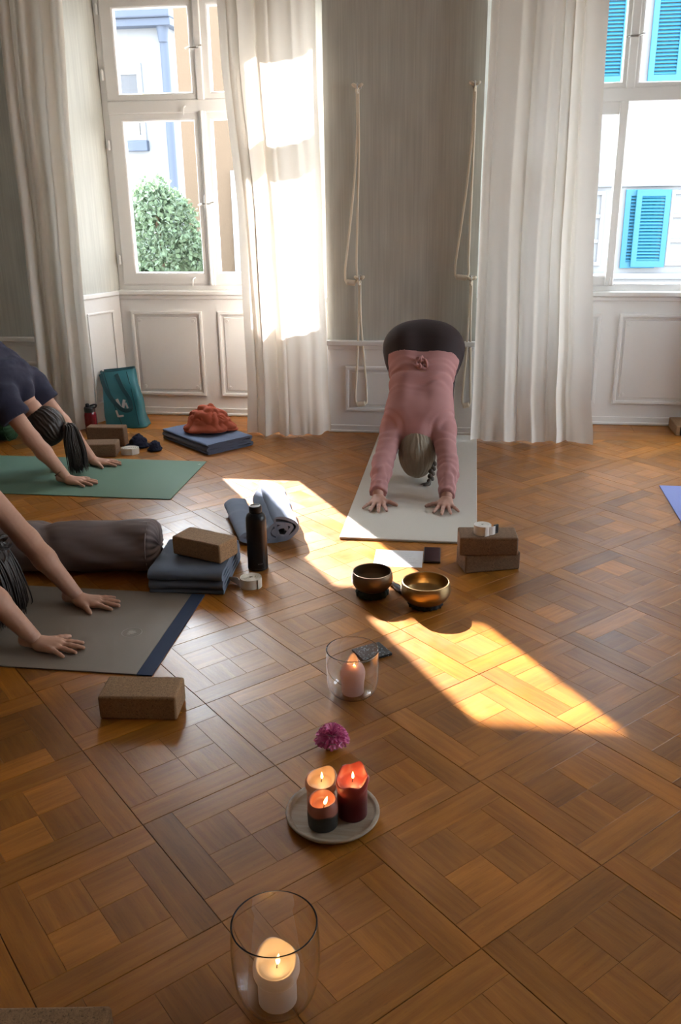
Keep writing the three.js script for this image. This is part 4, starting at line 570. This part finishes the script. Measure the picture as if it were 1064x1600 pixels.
// ------------------------------------------------------------------ people
// signed distances to tapered capsules and ellipsoids, joined with a smooth minimum, meshed with surface nets
const cap = (a, b, ra, rb) => { const bx = b[0] - a[0], by = b[1] - a[1], bz = b[2] - a[2], bb = bx * bx + by * by + bz * bz || 1e-9; return (x, y, z) => { const px = x - a[0], py = y - a[1], pz = z - a[2]; let h = (px * bx + py * by + pz * bz) / bb; h = h < 0 ? 0 : h > 1 ? 1 : h; const dx = px - bx * h, dy = py - by * h, dz = pz - bz * h; return Math.sqrt(dx * dx + dy * dy + dz * dz) - (ra + (rb - ra) * h); }; };
const ell = (c, r) => (x, y, z) => { const px = (x - c[0]) / r[0], py = (y - c[1]) / r[1], pz = (z - c[2]) / r[2], k0 = Math.sqrt(px * px + py * py + pz * pz), qx = px / r[0], qy = py / r[1], qz = pz / r[2], k1 = Math.sqrt(qx * qx + qy * qy + qz * qz); return k1 < 1e-9 ? -Math.min(...r) : k0 * (k0 - 1) / k1; };
const blend = (list, k) => (x, y, z) => { let d = list[0](x, y, z); for (let i = 1; i < list.length; i++) { const e = list[i](x, y, z), h = Math.max(k - Math.abs(d - e), 0) / k; d = Math.min(d, e) - h * h * k * 0.25; } return d; };
function nets(f, lo, hi, h) {
  const B = 4, n = [0, 1, 2].map((k) => Math.ceil((hi[k] - lo[k]) / h / B) * B + 1), [nx, ny, nz] = n, val = new Float32Array(nx * ny * nz).fill(1), at = (i, j, k) => i + nx * (j + ny * k), reach = h * B * 0.9 + 0.012;
  for (let K = 0; K < nz; K += B) for (let J = 0; J < ny; J += B) for (let I = 0; I < nx; I += B) {
    const c = f(lo[0] + (I + B / 2) * h, lo[1] + (J + B / 2) * h, lo[2] + (K + B / 2) * h), far = Math.abs(c) > reach;
    for (let k = K; k < Math.min(K + B, nz); k++) for (let j = J; j < Math.min(J + B, ny); j++) for (let i = I; i < Math.min(I + B, nx); i++) val[at(i, j, k)] = far ? c : f(lo[0] + i * h, lo[1] + j * h, lo[2] + k * h);
  }
  const id = new Int32Array(nx * ny * nz).fill(-1), pos = [], idx = [], C = [[0, 0, 0], [1, 0, 0], [0, 1, 0], [1, 1, 0], [0, 0, 1], [1, 0, 1], [0, 1, 1], [1, 1, 1]], E = [[0, 1], [2, 3], [4, 5], [6, 7], [0, 2], [1, 3], [4, 6], [5, 7], [0, 4], [1, 5], [2, 6], [3, 7]];
  for (let k = 0; k < nz - 1; k++) for (let j = 0; j < ny - 1; j++) for (let i = 0; i < nx - 1; i++) {
    let m = 0; const v = C.map(([a, b, c], q) => { const w = val[at(i + a, j + b, k + c)]; if (w < 0) m |= 1 << q; return w; }); if (m === 0 || m === 255) continue;
    let x = 0, y = 0, z = 0, cnt = 0; for (const [p, q] of E) if ((m >> p & 1) !== (m >> q & 1)) { const t = v[p] / (v[p] - v[q]), a = C[p], b = C[q]; x += a[0] + (b[0] - a[0]) * t; y += a[1] + (b[1] - a[1]) * t; z += a[2] + (b[2] - a[2]) * t; cnt++; }
    id[at(i, j, k)] = pos.length / 3; pos.push(lo[0] + (i + x / cnt) * h, lo[1] + (j + y / cnt) * h, lo[2] + (k + z / cnt) * h);
  }
  const quad = (a, b, c, d, flip) => { if (a < 0 || b < 0 || c < 0 || d < 0) return; flip ? idx.push(a, c, b, b, c, d) : idx.push(a, b, c, b, d, c); };
  for (let k = 1; k < nz - 1; k++) for (let j = 1; j < ny - 1; j++) for (let i = 1; i < nx - 1; i++) {
    const s = val[at(i, j, k)] < 0;
    if (s !== (val[at(i + 1, j, k)] < 0)) quad(id[at(i, j - 1, k - 1)], id[at(i, j, k - 1)], id[at(i, j - 1, k)], id[at(i, j, k)], !s);
    if (s !== (val[at(i, j + 1, k)] < 0)) quad(id[at(i - 1, j, k - 1)], id[at(i, j, k - 1)], id[at(i - 1, j, k)], id[at(i, j, k)], s);
    if (s !== (val[at(i, j, k + 1)] < 0)) quad(id[at(i - 1, j - 1, k)], id[at(i, j - 1, k)], id[at(i - 1, j, k)], id[at(i, j, k)], !s);
  }
  const g = new THREE.BufferGeometry(); g.setAttribute('position', new THREE.Float32BufferAttribute(pos, 3)); g.setIndex(idx); g.computeVertexNormals(); return g;
}
const mid = (a, b, t = 0.5) => [0, 1, 2].map((k) => lerp(a[k], b[k], t)), plus = (a, b) => [a[0] + b[0], a[1] + b[1], a[2] + b[2]];
// a hand pressed flat: +z towards the fingers, thumb on the side s (+1 or -1 along x), wrist at the origin, floor at y = 0
function handShape(s, spread = 1) {
  const P = [cap([0, 0.034, -0.03], [0, 0.026, 0.012], 0.026, 0.023), cap([s * 0.012, 0.019, 0.022], [s * 0.026, 0.0165, 0.078], 0.017, 0.0125), cap([s * 0.002, 0.020, 0.018], [s * 0.008, 0.018, 0.085], 0.017, 0.0125), cap([s * -0.008, 0.018, 0.020], [s * -0.012, 0.0165, 0.080], 0.016, 0.0120), cap([s * -0.016, 0.017, 0.022], [s * -0.030, 0.0145, 0.070], 0.015, 0.0110), cap([s * 0.016, 0.018, 0.016], [s * 0.040, 0.0145, 0.048], 0.017, 0.0125)];
  const palm = blend(P, 0.014), F = [[0.027, 0.080, 14, 0.070, 0.0086], [0.008, 0.087, 1, 0.078, 0.0088], [-0.012, 0.082, -12, 0.071, 0.0083], [-0.031, 0.071, -29, 0.057, 0.0074], [0.040, 0.046, 54, 0.056, 0.0096]].map(([x, z, deg, len, r], k) => {
    const a = s * deg * spread * Math.PI / 180, d = [Math.sin(a), Math.cos(a)], at = (t, y) => [s * x + d[0] * len * t, y, z + d[1] * len * t], y0 = k === 4 ? 0.0145 : 0.0160;
    return blend([cap(at(-0.14, y0), at(0.42, 0.0148), r * 1.12, r * 1.0), cap(at(0.42, 0.0148), at(0.74, 0.0108), r, r * 0.92), cap(at(0.74, 0.0108), at(1, 0.0078), r * 0.92, r * 0.76)], 0.004);
  });
  return (x, y, z) => { let d = palm(x, y, z), m = 1; for (const f of F) m = Math.min(m, f(x, y, z)); const h = Math.max(0.008 - Math.abs(d - m), 0) / 0.008; return Math.max(Math.min(d, m) - h * h * 0.002, 0.0008 - y); };
}
const handGeo = { 1: null };
const handOf = (s, spread) => nets(handShape(s, spread), [-0.11, -0.012, -0.05], [0.11, 0.072, 0.185], 0.0028);
// a head: +y crown, +z face
const headShape = blend([ell([0, 0.022, -0.012], [0.074, 0.094, 0.093]), ell([0, -0.050, 0.036], [0.054, 0.058, 0.052]), ell([0, -0.010, 0.050], [0.060, 0.060, 0.040]), cap([0, -0.04, -0.03], [0, -0.092, -0.036], 0.050, 0.050)], 0.03);
const headDetail = (() => { const nose = blend([cap([0, 0.012, 0.086], [0, -0.024, 0.106], 0.009, 0.012), cap([-0.010, -0.028, 0.092], [0.010, -0.028, 0.092], 0.009, 0.009)], 0.012), lips = blend([cap([-0.018, -0.055, 0.082], [0.018, -0.055, 0.082], 0.0055, 0.0055), cap([-0.016, -0.064, 0.081], [0.016, -0.064, 0.081], 0.006, 0.006)], 0.004), ears = blend([ell([-0.076, -0.008, -0.012], [0.010, 0.031, 0.019]), ell([0.076, -0.008, -0.012], [0.010, 0.031, 0.019])], 0.004), brow = cap([-0.034, 0.022, 0.076], [0.034, 0.022, 0.076], 0.012, 0.012), sockets = [ell([-0.030, 0.006, 0.092], [0.018, 0.012, 0.014]), ell([0.030, 0.006, 0.092], [0.018, 0.012, 0.014])], eyes = [ell([-0.030, 0.005, 0.077], [0.013, 0.011, 0.012]), ell([0.030, 0.005, 0.077], [0.013, 0.011, 0.012])], all = blend([headShape, nose, brow, ears], 0.012);
  return (x, y, z) => { let d = all(x, y, z); for (const s of sockets) d = Math.max(d, -s(x, y, z)); for (const e of eyes) d = Math.min(d, e(x, y, z)); return Math.min(d, lips(x, y, z)); }; })();
const headGeo = nets(headDetail, [-0.11, -0.16, -0.13], [0.11, 0.14, 0.14], 0.004);
function frameOf(c, crown, face) { const Y = V(...crown).normalize(), Z = V(...face), X = Y.clone().cross(Z).normalize(); Z.copy(X.clone().cross(Y)); return new THREE.Matrix4().makeBasis(X, Y, Z).setPosition(...c); }
// one body in downward-facing dog, in its own axes: x across, z from the feet to the hands, origin midway between the wrists
function downDog(J) {
  const S = [-1, 1], q = {}; for (const s of S) { q[s] = { w: [s * J.wrist, 0.036 + J.floor, 0], sh: [s * J.shoulder[0], J.shoulder[1], J.shoulder[2]], hip: [s * 0.085, J.hip[0], J.hip[1]], kn: [s * 0.10, J.knee[0], J.knee[1]], an: [s * 0.095, 0.085 + J.floor, J.ankle] }; q[s].el = plus(mid(q[s].w, q[s].sh, 0.50), [s * (J.elbowOut ?? 0.012), J.elbowUp ?? -0.006, 0]); }
  const neckBase = [0, J.shoulder[1] - 0.005, J.shoulder[2] + 0.02], hipC = [0, J.hip[0], J.hip[1]], chest = mid(neckBase, hipC, 0.18), waist = mid(neckBase, hipC, 0.62), W = J.build ?? 1;
  const torso = blend([cap([-0.072 * W, chest[1], chest[2]], [-0.052 * W, waist[1], waist[2]], 0.098 * W, 0.092 * W), cap([0.072 * W, chest[1], chest[2]], [0.052 * W, waist[1], waist[2]], 0.098 * W, 0.092 * W), cap([-0.05, waist[1], waist[2]], [-0.08 * W, hipC[1], hipC[2]], 0.092 * W, 0.118 * W), cap([0.05, waist[1], waist[2]], [0.08 * W, hipC[1], hipC[2]], 0.092 * W, 0.118 * W), cap(neckBase, chest, 0.07, 0.09)], 0.05);
  const arms = S.map((s) => blend([cap(q[s].sh, q[s].el, 0.052 * W, 0.040), cap(q[s].el, mid(q[s].el, q[s].w, 0.35), 0.041, 0.041), cap(mid(q[s].el, q[s].w, 0.35), q[s].w, 0.040, 0.0265)], 0.02));
  const delts = blend(S.map((s) => cap(q[s].sh, mid(q[s].sh, chest, 0.6), 0.056 * W, 0.082 * W)), 0.03), legs = blend(S.map((s) => blend([cap(plus(q[s].hip, [0, 0.01, -0.045]), mid(q[s].hip, q[s].kn, 0.15), 0.118 * W, 0.095 * W), cap(q[s].hip, q[s].kn, 0.098 * W, 0.058), cap(q[s].kn, mid(q[s].kn, q[s].an, 0.4), 0.056, 0.052), cap(mid(q[s].kn, q[s].an, 0.4), q[s].an, 0.052, 0.034)], 0.04)), 0.05), seatBall = ell([0, hipC[1] + 0.035, hipC[2] - 0.055], [0.135 * W, 0.118, 0.11]), hips = blend([legs, seatBall], 0.05);
  const feet = S.map((s) => blend([cap(q[s].an, [q[s].an[0], 0.032 + J.floor, J.ankle - 0.03], 0.034, 0.030), cap([q[s].an[0], 0.034 + J.floor, J.ankle - 0.01], [q[s].an[0], 0.018 + J.floor, J.ankle + 0.13], 0.032, 0.017), cap([q[s].an[0] + s * 0.022, 0.022 + J.floor, J.ankle + 0.04], [q[s].an[0] + s * 0.02, 0.016 + J.floor, J.ankle + 0.11], 0.024, 0.015)], 0.02));
  const neck = cap(neckBase, J.head, 0.055, 0.05);
  const axis = V(...hipC).sub(V(...neckBase)), len = axis.length(); axis.normalize(); const along = (x, y, z) => ((x - neckBase[0]) * axis.x + (y - neckBase[1]) * axis.y + (z - neckBase[2]) * axis.z) / len;
  return { q, torso, arms, delts, hips, feet, neck, along, hipC, neckBase, chest, waist, axis, len, lo: [-0.42, -0.01, J.ankle - 0.16], hi: [0.42, Math.max(J.hip[0], 0.4) + 0.24, 0.06] };
}
function person(label, pos, turn, J, dress) {
  const t = thing('person', label, 'person', pos, turn), D = downDog(J), bodyF = blend([D.torso, ...D.arms, D.delts, D.hips, ...D.feet, D.neck], 0.025), parts = [nets(bodyF, D.lo, D.hi, 0.010)];
  for (const s of [-1, 1]) { const m = new THREE.Matrix4().makeRotationY(s * (J.handTurn ?? 0)).setPosition(s * J.wrist, J.floor, 0); parts.push(handOf(-s, J.spread ?? 1).applyMatrix4(m)); }
  const HM = frameOf(J.head, J.crown, J.face); parts.push(headGeo.clone().applyMatrix4(HM)); part('body', merge(parts), dress.skin ?? M.skin, t); dress.wear(t, D, HM, J); return t;
}
// locks of hair that follow guiding curves
function locks(guides, n, r0, seed, spreadR = 0.02) { const r = mulberry(seed), out = []; for (let k = 0; k < n; k++) { const g = guides[k % guides.length], o = [r() - 0.5, r() - 0.5, r() - 0.5].map((v) => v * 2 * spreadR), f = 0.55 + 0.75 * r(); out.push(taper(g.map((p, i) => { const w = Math.pow(i / (g.length - 1), 0.7) * f + 0.3; return [p[0] + o[0] * w + 0.006 * Math.sin(i * 1.7 + k * 0.7) * (i / (g.length - 1)), Math.max(p[1] + o[1] * w * 0.7, 0.008), p[2] + o[2] * w]; }), [r0, r0 * 1.15, r0 * 0.8, r0 * 0.15], 14, 5)); } return merge(out); }
function hairCap(rx, ry, rz, c, front, groove, seed) {     // in head axes: everything but the face
  const e = ell(c, [rx, ry, rz]); return nets((x, y, z) => { const th = Math.atan2(x, z + 0.02), ph = Math.atan2(y, Math.hypot(x, z)); const g = groove * (Math.sin(th * 26 + 3 * noise(th * 3, ph * 2, seed)) + 0.6 * Math.sin(th * 47 + 5 * noise(th * 2, ph * 3, seed + 4))); return Math.max(e(x, y, z) + g * (1 - 0.5 * Math.abs(Math.sin(ph))), (z - front(y, x)) * 0.8); }, [-0.15, -0.16, -0.16], [0.15, 0.18, 0.16], 0.0042);
}
// the person in pink
const pinkTop = mat([0.43, 0.215, 0.21], { roughness: 0.95, sheen: 0.25, sheenColor: rgb(0.7, 0.5, 0.5), sheenRoughness: 0.6 }), darkLeggings = mat([0.026, 0.015, 0.016], { roughness: 0.85, sheen: 0.35, sheenColor: rgb(0.35, 0.2, 0.2), sheenRoughness: 0.5 });
const greyHair = mat([0.27, 0.225, 0.16], { roughness: 0.5 }), darkHair = mat([0.020, 0.012, 0.008], { roughness: 0.42 });
person('person in a pink long-sleeved top and black leggings bending forward, palms flat on cream mat', [-0.245, 0, -4.03], 0, { floor: 0.0115, wrist: 0.164, shoulder: [0.128, 0.250, -0.425], hip: [0.600, -0.785], knee: [0.30, -0.83], ankle: -1.14, head: [0.0, 0.138, -0.380], crown: [0.03, -0.97, 0.20], face: [0, -0.20, -0.97], handTurn: -0.05, spread: 1.25, build: 1.03, elbowOut: 0.016, elbowUp: -0.004 }, {
  skin: mat([0.46, 0.25, 0.185], { roughness: 0.55 }),
  wear(t, D, HM) {
    const { q, along } = D, wr = (x, y, z) => { const a = along(x, y, z); return 0.0045 * sstep(a, 0.3, 0.5) * (1 - sstep(a, 0.72, 0.82)) * Math.sin(a * 62 + 5 * noise(x * 9, a * 6, 2)) * (0.5 + noise(x * 6, y * 6, 9)) + 0.004 * noise(x * 14, y * 14, z * 14) - 0.006 * Math.exp(-(((a - 0.60 - 0.9 * x * x) / 0.018) ** 2)); };
    const collar = cap(D.neckBase, mid(D.neckBase, [0, 0.138, -0.380], 0.7), 0.066, 0.056), shell = blend([D.torso, D.delts, collar], 0.04), sleeves = blend([...D.arms], 0.01), all = blend([shell, sleeves], 0.03);
    const cuff = (x, y, z) => Math.max(...[-1, 1].map((s) => 0)) || 0;
    part('top', nets((x, y, z) => {
      const a = along(x, y, z), slv = sstep(Math.abs(x), 0.07, 0.10) * sstep(z, -0.36, -0.26), ring = slv ? slv * 0.0022 * Math.sin((z * 1.1 + y) * 150 + 4 * noise(x * 20, y * 20, z * 20)) * sstep(z, -0.22, -0.06) + slv * 0.0016 * Math.sin((z - y) * 90 + 5 * noise(x * 9, y * 9, z * 9)) : 0;
      const sd = Math.hypot(Math.abs(x) - 0.150, y - 0.265, z + 0.40), seam = 0.0035 * Math.exp(-(((sd - 0.098) / 0.007) ** 2)) * sstep(Math.abs(x), 0.05, 0.08) - 0.0018 * Math.sin((sd - 0.1) * 190) * Math.exp(-(((sd - 0.07) / 0.03) ** 2)); let d = all(x, y, z) - 0.009 + seam - wr(x, y, z) - ring - slv * 0.004 * sstep(z, -0.06, -0.02);
      d = Math.max(d, (a - 0.83) * D.len + 0.016 * Math.cos(x * 9) - 0.02); d = Math.max(d, (z + 0.006) * 0.9 + (y - 0.05) * -0.35); return d;
    }, [-0.34, 0.03, -1.0], [0.34, 0.80, 0.03], 0.0062), pinkTop, t);
    part('leggings', nets((x, y, z) => Math.max(blend([D.hips, D.torso], 0.05)(x, y, z) - 0.005, Math.min((0.74 - along(x, y, z)) * D.len, z - D.hipC[2] - 0.06), 0.11 - y), [-0.36, 0.08, -1.32], [0.36, 0.86, -0.45], 0.0095), darkLeggings, t);
    const k = [0.010, 0.612, -0.590], n = V(0, D.axis.z * -1, D.axis.y).normalize(), kn = [], r = mulberry(6);
    const up = V(0, 0.80, 0.60); const base = V(0.004, D.neckBase[1], D.neckBase[2]).addScaledVector(D.axis, D.len * 0.66).addScaledVector(up, 0.126);
    for (let m = 0; m < 12; m++) { const a = m / 12 * 6.283 + r(), R = 0.011 + r() * 0.012, c = base.clone().add(V(Math.cos(a) * 0.022, Math.sin(a) * 0.020 - 0.004, 0.014 + 0.006 * Math.sin(a * 2))), u = V(r() - 0.5, r() - 0.5, r() - 0.5).normalize(), w = V(r() - 0.5, r() - 0.5, r() - 0.5).cross(u).normalize(); kn.push(tube(Array.from({ length: 10 }, (_, i) => { const b = i / 10 * 6.283; return c.clone().addScaledVector(u, Math.cos(b) * R).addScaledVector(w, Math.sin(b) * R * 0.7).toArray(); }), 0.0062, 30, 8, true)); }
    part('tied_knot', merge(kn), pinkTop, t, 'gathered knot tied at the back of the top');
    part('hair', hairCap(0.094, 0.128, 0.108, [0, -0.010, -0.020], (y) => 0.035 + 0.35 * Math.max(y, -0.02), 0.0024, 3).applyMatrix4(HM), greyHair, t, 'smooth ash grey hair');
    const braid = []; for (let m = 0; m < 9; m++) { const v = m / 8, c = [0.085 - 0.012 * v + 0.006 * (m % 2 ? 1 : -1), lerp(0.120, 0.030, v), lerp(-0.335, -0.285, v)]; braid.push(new THREE.SphereGeometry(1, 14, 10).scale(0.0135 - 0.002 * v, 0.0145, 0.0125).rotateZ(m % 2 ? 0.5 : -0.5).translate(...c)); }
    part('braid', merge(braid, locks([[[0.073, 0.03, -0.285], [0.066, 0.022, -0.272], [0.05, 0.017, -0.262], [0.034, 0.014, -0.256]]], 16, 0.0042, 4, 0.012)), mat([0.10, 0.078, 0.06], { roughness: 0.5 }), t, 'thin dark braid with a loose tuft');
  } });
// the person in navy
function tee(D, sleeve, hem, k) { const { q } = D, sl = blend([-1, 1].map((s) => cap(q[s].sh, mid(q[s].sh, q[s].el, sleeve), 0.072, 0.066)), 0.01), all = blend([D.torso, D.delts, sl], 0.035); return (x, y, z) => { const a = D.along(x, y, z); let d = all(x, y, z) - 0.012 - k * fbm(x * 11, y * 11 + a * 6, z * 11) - 0.0022 * Math.sin(a * 40 + x * 22 + 4 * noise(x * 7, y * 7, z * 7)); d = Math.max(d, (a - hem) * D.len); for (const s of [-1, 1]) { const e = V(...q[s].el).sub(V(...q[s].sh)), l = e.length(); e.normalize(); const p = (x - q[s].sh[0]) * e.x + (y - q[s].sh[1]) * e.y + (z - q[s].sh[2]) * e.z; if (s * x > 0.05 && a < 0.5) d = Math.max(d, p - l * sleeve * 1.0); } return d; }; }
const navyTop = mat([0.018, 0.018, 0.038], { roughness: 0.92, sheen: 0.3, sheenColor: rgb(0.3, 0.3, 0.4) }), blackPants = mat([0.015, 0.015, 0.018], { roughness: 0.9 }), hairTie = mat([0.10, 0.06, 0.04]);
person('person in a navy short-sleeved top with a dark ponytail bending over the green mat', [-2.05, 0, -4.325], Math.PI / 2, { floor: 0.0045, wrist: 0.168, shoulder: [0.165, 0.46, -0.305], hip: [0.835, -0.72], knee: [0.50, -0.86], ankle: -1.08, head: [0.01, 0.268, -0.20], crown: [0.06, -0.76, 0.60], face: [0.05, -0.62, -0.78], handTurn: 0.04, spread: 0.8, build: 1.0, elbowOut: 0.012 }, {
  wear(t, D, HM) {
    part('top', nets(tee(D, 0.52, 0.98, 0.004), [-0.33, 0.25, -0.95], [0.33, 1.08, 0.02], 0.0072), navyTop, t);
    part('leggings', nets((x, y, z) => Math.max(blend([D.hips, D.torso], 0.05)(x, y, z) - 0.006, Math.min((0.86 - D.along(x, y, z)) * D.len, z - D.hipC[2] - 0.06), 0.11 - y), [-0.36, 0.08, -1.3], [0.36, 1.16, -0.3], 0.012), blackPants, t);
    const hair = hairCap(0.094, 0.110, 0.108, [0, 0.026, -0.020], (y, x) => 0.050 + 0.5 * Math.max(y, -0.03), 0.0022, 8).applyMatrix4(HM);
    const p0 = V(0, 0.085, -0.085).applyMatrix4(HM).toArray(), out = V(0, 0.115, -0.125).applyMatrix4(HM).toArray();
    part('hair', hair, darkHair, t, 'dark brown hair tied back'); part('ponytail', locks([[p0, out, plus(out, [0, -0.06, 0.012]), plus(out, [0.005, -0.15, 0.022]), plus(out, [0.0, -0.23, 0.028])], [p0, plus(out, [0.012, 0.010, 0.004]), plus(out, [0.028, -0.05, 0.018]), plus(out, [0.032, -0.14, 0.034]), plus(out, [0.02, -0.225, 0.040])], [p0, plus(out, [-0.01, 0.008, 0]), plus(out, [-0.03, -0.06, 0.004]), plus(out, [-0.03, -0.15, 0.010]), plus(out, [-0.02, -0.235, 0.014])]], 300, 0.0036, 21, 0.024), darkHair, t, 'loose dark ponytail hanging to the mat');
    part('hair_tie', new THREE.TorusGeometry(0.022, 0.008, 10, 24).applyMatrix4(new THREE.Matrix4().lookAt(V(...p0), V(...out), V(0, 1, 0)).setPosition(...mid(p0, out, 0.55))), hairTie, t);
    part('bracelet', new THREE.TorusGeometry(0.031, 0.0035, 8, 32).rotateX(0.95).translate(-0.168, 0.066, -0.028), mat([0.16, 0.08, 0.04]), t);
  } });
person('person with long loose dark hair, bare arms, bending over the greige mat at left edge', [-1.400, 0, -2.635], Math.PI / 2, { floor: 0.005, wrist: 0.168, shoulder: [0.165, 0.475, -0.335], hip: [0.88, -0.74], knee: [0.5, -0.90], ankle: -1.10, head: [0.0, 0.270, -0.29], crown: [0, -0.80, 0.50], face: [0, -0.5, -0.8], handTurn: 0.0, spread: 0.85, build: 0.98, elbowOut: 0.014 }, {
  wear(t, D, HM) {
    part('top', nets(tee(D, 0.14, 0.98, 0.004), [-0.33, 0.28, -0.95], [0.33, 1.10, 0.02], 0.0085), mat([0.02, 0.02, 0.022], { roughness: 0.9 }), t);
    part('leggings', nets((x, y, z) => Math.max(blend([D.hips, D.torso], 0.05)(x, y, z) - 0.006, Math.min((0.86 - D.along(x, y, z)) * D.len, z - D.hipC[2] - 0.06), 0.11 - y), [-0.36, 0.08, -1.3], [0.36, 1.18, -0.3], 0.012), blackPants, t);
    part('hair', hairCap(0.090, 0.110, 0.108, [0, 0.026, -0.020], (y) => 0.045 + 0.45 * Math.max(y, -0.03), 0.0024, 18).applyMatrix4(HM), darkHair, t, 'dark brown hair');
    const at = (x, y, z) => V(x, y, z).applyMatrix4(HM).toArray(), G = []; for (let k = 0; k < 12; k++) { const a = lerp(-1.4, 1.4, k / 11), p = at(Math.sin(a) * 0.088, 0.03, -0.02 - Math.cos(a) * 0.09), p1 = at(Math.sin(a) * 0.080, 0.105, -0.02 - Math.cos(a) * 0.07); G.push([p, p1, plus(p1, [0, -0.06, 0.012]), plus(p1, [0.006 * Math.sin(k), -0.12 - 0.02 * (k % 3), 0.018]), plus(p1, [0.01 * Math.sin(k * 2), -0.17 - 0.02 * (k % 2), 0.008])]); }
    part('loose_hair', locks(G, 380, 0.0036, 33, 0.020), darkHair, t, 'long strands hanging to the mat');
    const b = at(0.0, 0.03, -0.125); part('hair_bun', locks([Array.from({ length: 7 }, (_, i) => { const a = i / 6 * 5.6; return plus(b, [Math.cos(a) * 0.02, Math.sin(a) * 0.022, 0.012 * Math.sin(a * 1.5)]); })], 40, 0.0045, 3, 0.013), darkHair, t, 'gathered twist of hair');
  } });
renderer.render(scene, camera);
